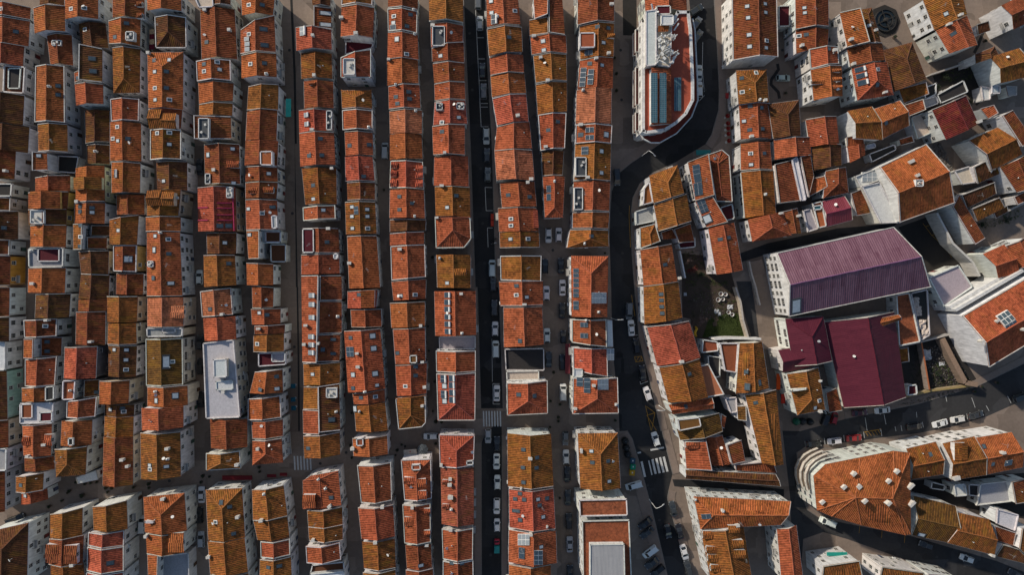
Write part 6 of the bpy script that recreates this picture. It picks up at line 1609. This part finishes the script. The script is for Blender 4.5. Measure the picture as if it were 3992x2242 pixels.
def shrub(tile,x,y,r,mat,lab,n=700):
    w=P(tile,x,y,r); w.z=0; t=empty('shrub',w); tag(t,lab,'shrub','garden shrubs')
    mb=MB()
    for k in range(5): a=k*1.3; mb.tube([(0,0,0),(cos(a)*r*.3,sin(a)*r*.3,r*.6),(cos(a)*r*.65,sin(a)*r*.65,r*1.1)],[.05,.035,.015],5)
    mb.obj('stem',M['pot'],t)
    mb=MB()
    for k in range(9): a=random.uniform(0,6.3); q=random.uniform(0,.7)*r; leafclump(mb,(cos(a)*q,sin(a)*q,r*random.uniform(.7,1.3)),r*random.uniform(.25,.45),n//9,.11)
    mb.obj('foliage',mat,t)
shrub('21',1800,1270,1.9,M['leafred'],'red leaved shrub in the upper dark garden'); shrub('21',1900,1310,1.3,M['leaf'],'dark green shrub right of the red one'); shrub('21',1770,1170,1.4,M['leafdry'],'bare brown shrub above the red leaved one',400)
shrub('22',1890,330,2.2,M['leafdry'],'large pinkish twiggy shrub left of the lawn',600); shrub('22',1800,360,1.1,M['leafdry'],'small twiggy shrub near the yellow chute',250)
shrub('32',1700,880,1.4,M['leaf'],'dark shrub in the walled dark garden',500); shrub('30',2040,1030,1.5,M['leaf'],'dark shrub beside the green pot at upper right',500); shrub('30',1690,870,1.6,M['leaf'],'dark bush in the walled yard below fountain square',600); shrub('31',2150,820,1.5,M['leaf'],'dark bush in the right hand yard',500); shrub('31',2400,770,1.6,M['leaf'],'dark bush by the right edge wall',500)
shrub('30',1800,770,1.3,M['leaf'],'dark bush along the top of the walled yard',400)
# lawn blades as one mass
mb=MB()
pl=[P('22',x,y,0) for x,y in ((1960,335),(2130,275),(2265,265),(2325,500),(1905,500))]
for _ in range(5200):
    x=random.uniform(min(p.x for p in pl),max(p.x for p in pl)); y=random.uniform(min(p.y for p in pl),max(p.y for p in pl))
    if not inside(pl,x,y) or random.random()<.35*(sin(x*1.1)+cos(y*1.4)): continue
    a=random.uniform(0,6.3); h_=random.uniform(.12,.4); mb.face([(x-.05*cos(a),y-.05*sin(a),.01),(x+.05*cos(a),y+.05*sin(a),.01),(x+.14*sin(a),y+.14*cos(a),h_)])
M['grass']=plain('grass_blades',(.060,.085,.022),.8,0,.4,1.2)
o=mb.obj('grass',M['grass']); tag(o,'rough green grass of the garden lawn','grass',kind='stuff')
# garden and yard walls
def gwall(pts,h,w,lab,colr=(.5,.49,.46),cap=None):
    pl=[P(t,x,y,h) for t,x,y in pts]; base=Vector((pl[0].x,pl[0].y,0)); t=empty('garden_wall',base); tag(t,lab,'wall')
    mb=MB(); cp=MB()
    for a,b in zip(pl,pl[1:]):
        d=(b-a).normalized(); s=Vector((-d.y,d.x,0))*w/2; q=[a-s,b-s,b+s,a+s]
        if (q[1]-q[0]).cross(q[2]-q[0]).z<0: q=q[::-1]
        mb.hexa([Vector((p.x,p.y,0)) for p in q],q); cp.beam(a+Vector((0,0,.05)),b+Vector((0,0,.05)),w+.08,.1)
    mb.obj('wall',M['wall'],t,base,color=(*colr,1)); cp.obj('coping',M['cap'],t,base,color=(*(cap or (.42,.38,.34)),1))
gwall(G('22',2235,0,2285,150,2310,330,2360,505),2.2,.4,'cream wall along the right side of the rubbish garden',(.42,.36,.29))
gwall(G('22',2020,522,2180,512,2490,520),4.5,.5,'long white wall below the green lawn',(.62,.61,.59),(.6,.59,.57))
gwall(G('21',1675,1075,1730,1350),2.2,.3,'thin white wall dividing the dark upper garden',(.6,.6,.6),(.6,.6,.6))
gwall(G('32',1545,555,1625,1030),2.2,.3,'orange topped dividing wall in the dark garden',(.25,.2,.17),(.36,.12,.05))
gwall(G('32',1320,600,1545,550,1830,475),2.4,.3,'grey wall along the top of the dark garden',(.34,.33,.32))
gwall(G('32',1760,520,1850,700,1990,960,2110,980),2.6,1.3,'broken stone retaining wall right of the dark garden',(.22,.16,.12),(.25,.17,.12))
gwall(G('32',1400,1095,1640,1040,2080,985),1.6,.5,'mossy wall along the lower right road',(.34,.27,.17),(.30,.22,.09))
gwall(G('31',1700,695,1860,1000,2060,1190,2130,1330),5,.5,'tall stained white wall beside the car park',(.55,.53,.49),(.5,.48,.44))
gwall(G('31',2340,560,2360,700,2650,560),2.5,.4,'grey wall of the yard at right edge',(.4,.38,.35))
gwall(G('30',1640,745,1960,640,2050,600),2.2,.35,'low wall above the walled yard by the square',(.45,.43,.40))
gwall(G('21',2370,1180,2400,1320,2440,1447)+G('22',2450,60,2480,180),1.6,.35,'cream parapet wall along the stepped path',(.45,.4,.34))
# stairs beside the purple hall
w=P('21',2430,1240,0); w.z=0; t=empty('stairs',w); tag(t,'cream stone steps climbing beside the purple hall','stairs')
for k in range(10):
    q=[P('21',x,y,.16*(10-k)) for x,y in ((2375+k*3,1190+k*14),(2500+k*4,1160+k*14),(2504+k*4,1174+k*14),(2378+k*3,1204+k*14))][::-1]
    mb=MB(); mb.hexa([Vector((p.x,p.y,0)) for p in q],q); mb.obj('step',M['sett2'],t,w)
# manhole covers
mb=MB(); mb.lathe([(.40,0),(.40,.012),(.30,.016)],n=16); MAN=mb.mesh('manhole_cover',[M['steel2']])
for ti,x,y in (('10',2140,330),('10',2165,900),('11',2250,250),('11',2270,800),('11',2290,1200),('12',2300,350),('12',2310,800),('12',2330,1120),('13',2330,300),('13',2340,800),('13',2350,1250),('21',1080,700),('21',1100,1100),('21',1300,330),('20',1930,900),('20',1960,300),('22',1120,300),('22',1190,800),('22',1250,1200),('23',1350,550),('23',1470,900),('20',1080,500),('20',1090,1000),('21',400,1070),('13',640,330),('13',900,220),('03',1700,505),('10',330,500),('10',345,1100),('11',360,700),('12',380,600),('32',900,1350),('32',1650,1220),('33',1000,1030),('33',1700,1270),('30',150,500)):
    w=P(ti,x,y,0); w.z=.006; o=bpy.data.objects.new('manhole_cover',MAN); link(o); o.location=w; tag(o,'round iron manhole cover set flush in the street','manhole cover','manhole covers')
# rubble
def rubble(pts,n,lab,mat,s=.25):
    pl=[P(t,x,y,0) for t,x,y in pts]; mb=MB(); x0,x1=min(p.x for p in pl),max(p.x for p in pl); y0,y1=min(p.y for p in pl),max(p.y for p in pl)
    while n:
        x,y=random.uniform(x0,x1),random.uniform(y0,y1)
        if inside(pl,x,y): mb.box((x,y,random.uniform(.02,.2)),(s*random.uniform(.5,2.4),s*random.uniform(.5,1.6),s*random.uniform(.4,1.2)),random.choice([0,0,0,1]),random.uniform(0,3)); n-=1
    o=mb.obj('rubble',[M['kerb'],M['pot']]); tag(o,lab,'rubble',kind='stuff')
rubble(G('31',1640,-40,1740,0,1860,250,1800,290,1690,150),260,'pale stone rubble strip beside the big tilted orange house',None)
rubble(G('32',1560,620,1800,560,2060,960,1660,1010),240,'loose rubble and debris over the dark garden',None,.16)
rubble(G('22',1780,60,2200,20,2260,300,1900,320),160,'small stones and debris over the garden soil',None,.12)
def weeds(pts,n,lab):
    pl=[P(t,x,y,0) for t,x,y in pts]; mb=MB(); x0,x1=min(p.x for p in pl),max(p.x for p in pl); y0,y1=min(p.y for p in pl),max(p.y for p in pl)
    while n:
        x,y=random.uniform(x0,x1),random.uniform(y0,y1)
        if inside(pl,x,y): leafclump(mb,(x,y,.15),random.uniform(.15,.5),14,.10); n-=1
    o=mb.obj('weeds',M['leaf'] if random.random()<.5 else M['grass']); tag(o,lab,'weeds',kind='stuff')
M['grass']=plain('grass_blades',(.060,.085,.022),.8,0,.4,1.2)
weeds(G('32',1420,620,1520,580,1640,1020,1440,1060),90,'weeds along the dark garden left half')
weeds(G('32',1640,760,1900,700,2040,950,1660,1010),120,'weeds over the dark garden right half')
weeds(G('22',1720,-60,2150,-60,2230,40,2280,250,1980,330,1780,320),170,'scrubby weeds over the bare garden soil')
weeds(G('21',1700,1100,1880,1060,2000,1330,2180,1400,1760,1447),130,'weeds over the upper dark garden')
weeds(G('32',1280,1180,1800,1050,2100,990,2100,1010,1500,1170),90,'weeds on the verge of the lower right road')
weeds(G('30',1660,760,2000,640,2200,780,1780,830),80,'overgrowth in the walled yard below the square')
weeds(G('31',2120,780,2500,640,2560,740,2180,860),80,'overgrowth in the right hand yard')
# fountain
c=P('30',1185,200,.6); base=Vector((c.x,c.y,0)); t=empty('fountain',base); tag(t,'round dark fountain with ringed basin on the square','fountain')
mb=MB(); mb.lathe([(4.6,0),(4.6,.18),(4.4,.2)],n=8); mb.obj('platform',M['yard'],t)
mb=MB(); mb.lathe([(3.2,.2),(3.2,.75),(2.95,.75),(2.95,.3),(2.1,.3),(2.1,.9),(1.9,.9),(1.9,.35),(.7,.35),(.55,1.4),(.2,1.5)],n=32); mb.obj('basin',M['drain'],t)
M['water']=plain('dark_water',(.012,.018,.022),.08,0,.2,1,.5)
mb=MB(); mb.lathe([(2.98,.5),(2.08,.52)],n=32); mb.lathe([(1.9,.55),(.65,.57)],n=32); mb.obj('water',M['water'],t)
mb=MB()
for k in range(4): a=k*pi/2+.4; mb.beam(Vector((cos(a)*.6,sin(a)*.6,.8)),Vector((cos(a)*3.0,sin(a)*3.0,.8)),.25,.1)
mb.obj('spoke',M['drain'],t)
# green pot plant
w=P('30',2115,935,1); w.z=0; t=empty('potted_plant',w); tag(t,'bright teal plant pot among the yards at upper right','plant pot')
mb=MB(); mb.lathe([(.5,0),(.62,.6),(.68,.62),(.68,.7),(.5,.7)],n=14); mb.obj('pot',M['plast'],t,color=(.01,.24,.15,1)); mb=MB(); leafclump(mb,(0,0,.95),.5,150,.12); mb.obj('foliage',M['leaf'],t)
# ------------------------------------------------------------------ the big white block with the antenna yard
hB=10.2
out=[(1290,200),(1290,1325),(1330,1345),(1520,1318),(1640,1245),(1740,1150),(1812,1010),(1812,820),(1790,300),(1765,110),(1640,110),(1600,200)]
pl=[P('20',x,y,hB) for x,y in out]
if area(pl)<0: pl=pl[::-1]
HOUSES.append((pl,hB,(min(p.x for p in pl),min(p.y for p in pl),max(p.x for p in pl),max(p.y for p in pl))))
cen=sum(pl,Vector())/len(pl); base=Vector((cen.x,cen.y,0)); t=empty('apartment_block',base); tag(t,'long white apartment block with rounded end, antenna yard and blue solar strips','apartment block')
wm_=wall_mesh(pl,hB,{},0,.1).obj('wall',M['wall'],t,base,color=(.62,.62,.60,1))
bm=bmesh.new(); f=bm.faces.new([bm.verts.new(p-base-Vector((0,0,.02))) for p in pl]); bmesh.ops.triangulate(bm,faces=[f]); me=bpy.data.meshes.new('roof_deck'); bm.to_mesh(me); bm.free(); me.materials.append(M['flat']); rd=bpy.data.objects.new('roof_deck',me); link(rd,t); rd.color=(.36,.080,.044,1)
mb=MB()
for a,b in zip(pl,pl[1:]+pl[:1]): edge_strip(mb,a,b,cen,.75,.55,.5)
mb.obj('parapet',M['wall'],t,base,color=(.62,.61,.59,1))
# outer cornice / balcony ledge with its maroon floor
led=[P('20',x,y,7.0) for x,y in ((1262,210),(1262,1335),(1300,1400),(1380,1440),(1470,1440),(1640,1345),(1790,1180),(1855,1010),(1850,820),(1825,300),(1800,190))]
ins_=[P('20',x,y,7.0) for x,y in ((1310,210),(1310,1320),(1340,1340),(1400,1335),(1510,1300),(1625,1235),(1725,1140),(1795,1010),(1795,820),(1770,300),(1760,190))]
mb=MB(); rl=MB()
for i in range(len(led)-1):
    q=[led[i],led[i+1],ins_[i+1],ins_[i]]
    if (q[1]-q[0]).cross(q[2]-q[0]).z<0: q=q[::-1]
    mb.hexa([p-Vector((0,0,.35)) for p in q],q,bottom=True); edge_strip(rl,led[i],led[i+1],cen,.28,.7,.4)
mb.obj('ledge',M['flat'],t,base,color=(.20,.035,.022,1)); rl.obj('ledge_parapet',M['wall'],t,base,color=(.6,.6,.58,1))
for k,(y0,y1) in enumerate(((300,530),(680,1060),(1130,1320))):
    q=[P('20',x,y,6.2) for x,y in ((1222,y0),(1258,y0),(1258,y1),(1222,y1))][::-1]
    mb=MB(); c_=sum(q,Vector())/4
    for lv in (0,-3.0):
        qq=[p+Vector((0,0,lv)) for p in q]; mb.hexa([p-Vector((0,0,.2)) for p in qq],qq,0,True)
        for a,b in zip(qq,qq[1:]+qq[:1]): edge_strip(mb,a,b,c_+Vector((0,0,lv)),.12,.95,.1,1)
    mb.obj('balcony',[M['terracotta'],M['frame']],t,base,color=(.3,.06,.04,1))
# raised red roof with solar strips
q=[P('20',x,y,11.6) for x,y in ((1375,690),(1600,690),(1600,1240),(1375,1262))]
block(t,base,[P('20',x,y,11.4) for x,y in ((1375,690),(1585,690),(1592,1240),(1375,1258))],11.4,'Se','r',hB-.1,(.6,.6,.58),name='raised_roof_wall')
def strip_panel(x0,y0,x1,y1,z):
    a=[P('20',x,y,z) for x,y in ((x0,y0),(x1,y0),(x1,y1),(x0,y1))][::-1]; mb=MB(); mb.hexa([p-Vector((0,0,.12)) for p in a],a,0,True)
    nu,nv=3,26
    for i in range(nu):
        for j in range(nv):
            g_=.05; B_=lambda u,v:(a[0].lerp(a[1],u)).lerp(a[3].lerp(a[2],u),v)+Vector((0,0,.012)); u0,u1,w0,w1=(i+g_)/nu,(i+1-g_)/nu,(j+g_)/nv,(j+1-g_)/nv
            mb.face([B_(u0,w0),B_(u1,w0),B_(u1,w1),B_(u0,w1)],1)
    mb.obj('solar_panel',[M['steel'],M['solarteal']],t,base)
strip_panel(1385,728,1450,1230,13.4); strip_panel(1472,728,1540,1230,12.95); strip_panel(1618,775,1688,1110,10.75)
# core with plant and antennas
block(t,base,[P('20',x,y,13.0) for x,y in ((1330,105),(1440,90),(1440,650),(1330,665))],13.0,'F','W',hB-.1,(.62,.61,.58),K=True,name='stair_core')
block(t,base,[P('20',x,y,12.2) for x,y in ((1445,150),(1600,150),(1580,670),(1445,660))],12.2,'F','c',hB-.1,(.58,.55,.5),K=True,name='plant_deck')
block(t,base,[P('20',x,y,13.6) for x,y in ((1485,145),(1612,145),(1612,250),(1485,250))],13.6,'F','W',12,(.6,.6,.58),name='plant_room')
block(t,base,[P('20',x,y,12.6) for x,y in ((1435,55),(1582,50),(1585,140),(1440,145))],12.6,'F','d',hB-.1,(.6,.6,.58),K=True,name='lift_room')
block(t,base,[P('20',x,y,13.0) for x,y in ((1455,260),(1565,255),(1560,310),(1458,315))],13.0,'Ss','o',12,(.5,.45,.4),name='plant_shed')
for k in range(34):
    x=random.uniform(1430,1640); y=random.uniform(330,650)
    p=P('20',x,y,13.4)-base; mb=MB()
    if k%3==0:
        mb.tube([(p.x,p.y,p.z-1.6),(p.x,p.y,p.z+1.9)],.06,6); a=random.uniform(0,6.3)
        for s in range(3): mb.box((p.x+.35*cos(a+s*2.1),p.y+.35*sin(a+s*2.1),p.z+1.1),(.28,.16,1.7),1,a+s*2.1)
        nm='antenna_mast'
    elif k%3==1: mb.box((p.x,p.y,p.z-.6),(random.uniform(.5,1.2),random.uniform(.4,.9),random.uniform(.6,1.2)),1,random.uniform(0,3)); nm='equipment_cabinet'
    else:
        a=random.uniform(0,6.3); L_=random.uniform(.8,1.8); mb.beam(Vector((p.x,p.y,p.z-.3)),Vector((p.x+cos(a)*L_,p.y+sin(a)*L_,p.z+random.uniform(-.4,.9))),.24,.24,1); nm='antenna_panel'
    mb.obj(nm,[M['steel'],M['white']],t)
for x,y,a in ((1635,215,.9),(1640,265,1.0),(1610,600,1.0),(1635,555,.6),(1400,75,2.0),(1425,120,0)):
    p=P('20',x,y,12.8)-base; mb=MB(); mb.beam(p-Vector((cos(a)*.9,sin(a)*.9,.5)),p+Vector((cos(a)*.9,sin(a)*.9,.5)),.35,.3,0); mb.tube([(p.x,p.y,p.z-2.6),(p.x,p.y,p.z)],.07,6,1); mb.obj('antenna_panel',[M['white'],M['steel']],t)
ip=inset(pl,.1)
for i in range(len(ip)):
    a,b=ip[i],ip[(i+1)%len(ip)]; e=b-a; L_=e.length
    if L_<2.5: continue
    e.normalize(); nn=Vector((e.y,-e.x,0)); cn=max(1,int(L_/2.8))
    for fl in range(3):
        for k in range(cn):
            p=a+e*(L_*(k+.5)/cn); z=1.9+fl*3.1
            shared('window',WIN[4],wm_,frameM(Vector((p.x,p.y,z))-base,-e,nn,Vector((0,0,1))))
hotel=[o for o in bpy.data.objects if o.get('label','').startswith('large rounded hotel')][0]; hb=hotel.location.copy(); hw=[c for c in hotel.children if c.name.startswith('wall')][0]
arc=[(478,620),(455,540),(452,470),(480,395),(530,345),(590,310),(650,285)]
for z in (2.9,5.7,8.5):
    a=[P('33',x,y,11) for x,y in arc]; cc=P('33',700,560,11); mb=MB(); rm=MB()
    o_=[p+(p-cc).normalized()*1.15 for p in a]
    fl=lambda p:Vector((p.x,p.y,z))
    for i in range(len(a)-1):
        q=[fl(a[i]),fl(a[i+1]),fl(o_[i+1]),fl(o_[i])]
        if (q[1]-q[0]).cross(q[2]-q[0]).z<0: q=q[::-1]
        mb.hexa([p-Vector((0,0,.25)) for p in q],q,0,True); edge_strip(rm,fl(o_[i]),fl(o_[i+1]),fl(cc),.14,.95,.25)
    bo=mb.obj('balcony',M['cloth'],hotel,hb,color=(.42,.30,.22,1)); rm.obj('railing',M['wall'],bo,hb,color=(.50,.46,.40,1))
def hwin(x,y,x2,y2,n,zs,par=hw,bs=hb,zt=11,k=0):
    a,b=P('33',x,y,zt),P('33',x2,y2,zt); e=(b-a); L_=e.length; e.normalize(); nn=Vector((e.y,-e.x,0))
    for j in range(n):
        p=a+e*(L_*(j+.5)/n)-nn*.2
        for z in zs: shared('window',WIN[k],par,frameM(Vector((p.x,p.y,z))-bs,-e,nn,Vector((0,0,1))))
hwin(1265,200,930,272,4,(1.8,4.6,7.6)); hwin(800,290,640,325,2,(1.8,4.6,7.6),k=4); hwin(498,800,465,640,2,(1.8,4.6,7.6))
hall=[o for o in bpy.data.objects if o.get('label','').startswith('huge hall')][0]; hl=[c for c in hall.children if c.name.startswith('wall')][0]; hlb=hall.location.copy()
a,b=P('31',90,1097,9.5),P('31',215,1738,9.5); e=(b-a); L_=e.length; e.normalize(); nn=Vector((-1,0,0)) if Vector((e.y,-e.x,0)).x>0 else Vector((e.y,-e.x,0)); nn=Vector((e.y,-e.x,0)); nn=nn if nn.x<0 else -nn
for j in range(7):
    p=a+e*(L_*(j+.6)/7.2)-nn*.2
    for z in (2.0,4.8,7.4): shared('window',WIN[3 if j%2 else 0],hl,frameM(Vector((p.x,p.y,z))-hlb,nn.cross(Vector((0,0,1))),nn,Vector((0,0,1))))
# stepped white parapets on the big orange house at the right edge
big=[o for o in bpy.data.objects if o.get('label','').startswith('big orange house with glazed')][0]; bb=big.location.copy()
for k_,(dx,dy) in enumerate(((-40,-62),(-22,-36))):
    mb=MB(); a,b=P('32',1955+dx,285+dy,10.5),P('32',2640+dx,-120+dy,10.5); a.z=b.z=0; d_=(b-a).normalized(); s_=Vector((-d_.y,d_.x,0))
    q=[a,b,b+s_*.8,a+s_*.8]
    if (q[1]-q[0]).cross(q[2]-q[0]).z<0: q=q[::-1]
    up=Vector((0,0,7.5+k_*1.6)); mb.hexa(q,[p+up for p in q]); mb.obj('stepped_parapet',M['wall'],big,bb,color=(.58,.58,.57,1))
# ------------------------------------------------------------------ camera, sun, sky
cam=bpy.data.cameras.new('camera'); co=bpy.data.objects.new('camera',cam); link(co); cam.sensor_width=36; cam.lens=36*F/3992; cam.clip_end=3000; cam.clip_start=1
co.matrix_world=Matrix.Translation((0,0,H))@ROT.to_4x4(); scene.camera=co
EL=math.radians(25); AZ=math.radians(142)     # sun stands up-left of the picture
sd=Vector((cos(EL)*cos(AZ),cos(EL)*sin(AZ),sin(EL)))
sun=bpy.data.lights.new('sun','SUN'); sun.energy=4.0; sun.angle=math.radians(2.2); sun.color=(1,.90,.76)
so=bpy.data.objects.new('sun',sun); link(so); so.rotation_euler=sd.to_track_quat('Z','Y').to_euler()
wd=bpy.data.worlds.new('World'); scene.world=wd; wd.use_nodes=True; nt=wd.node_tree
sk=nt.nodes.new('ShaderNodeTexSky'); sk.sky_type='NISHITA'; sk.sun_disc=False; sk.sun_elevation=EL; sk.sun_rotation=pi/2-AZ
nt.links.new(sk.outputs[0],nt.nodes['Background'].inputs[0]); nt.nodes['Background'].inputs[1].default_value=.108
scene.view_settings.view_transform='Standard'; scene.view_settings.look='None'; scene.view_settings.exposure=.14; scene.view_settings.gamma=1
scene.render.engine='CYCLES'
labs={}
for o in bpy.data.objects:
    if o.parent is None and 'label' in o: labs.setdefault(o['label'],[]).append(o.name)
dup=[l for l,n in labs.items() if len(n)>1]; long_=[l for l in labs if len(l.split())>16]
print('OBJECTS',len(bpy.data.objects),'LABELS',len(labs),'DUP',dup[:20],'LONG',long_[:20])
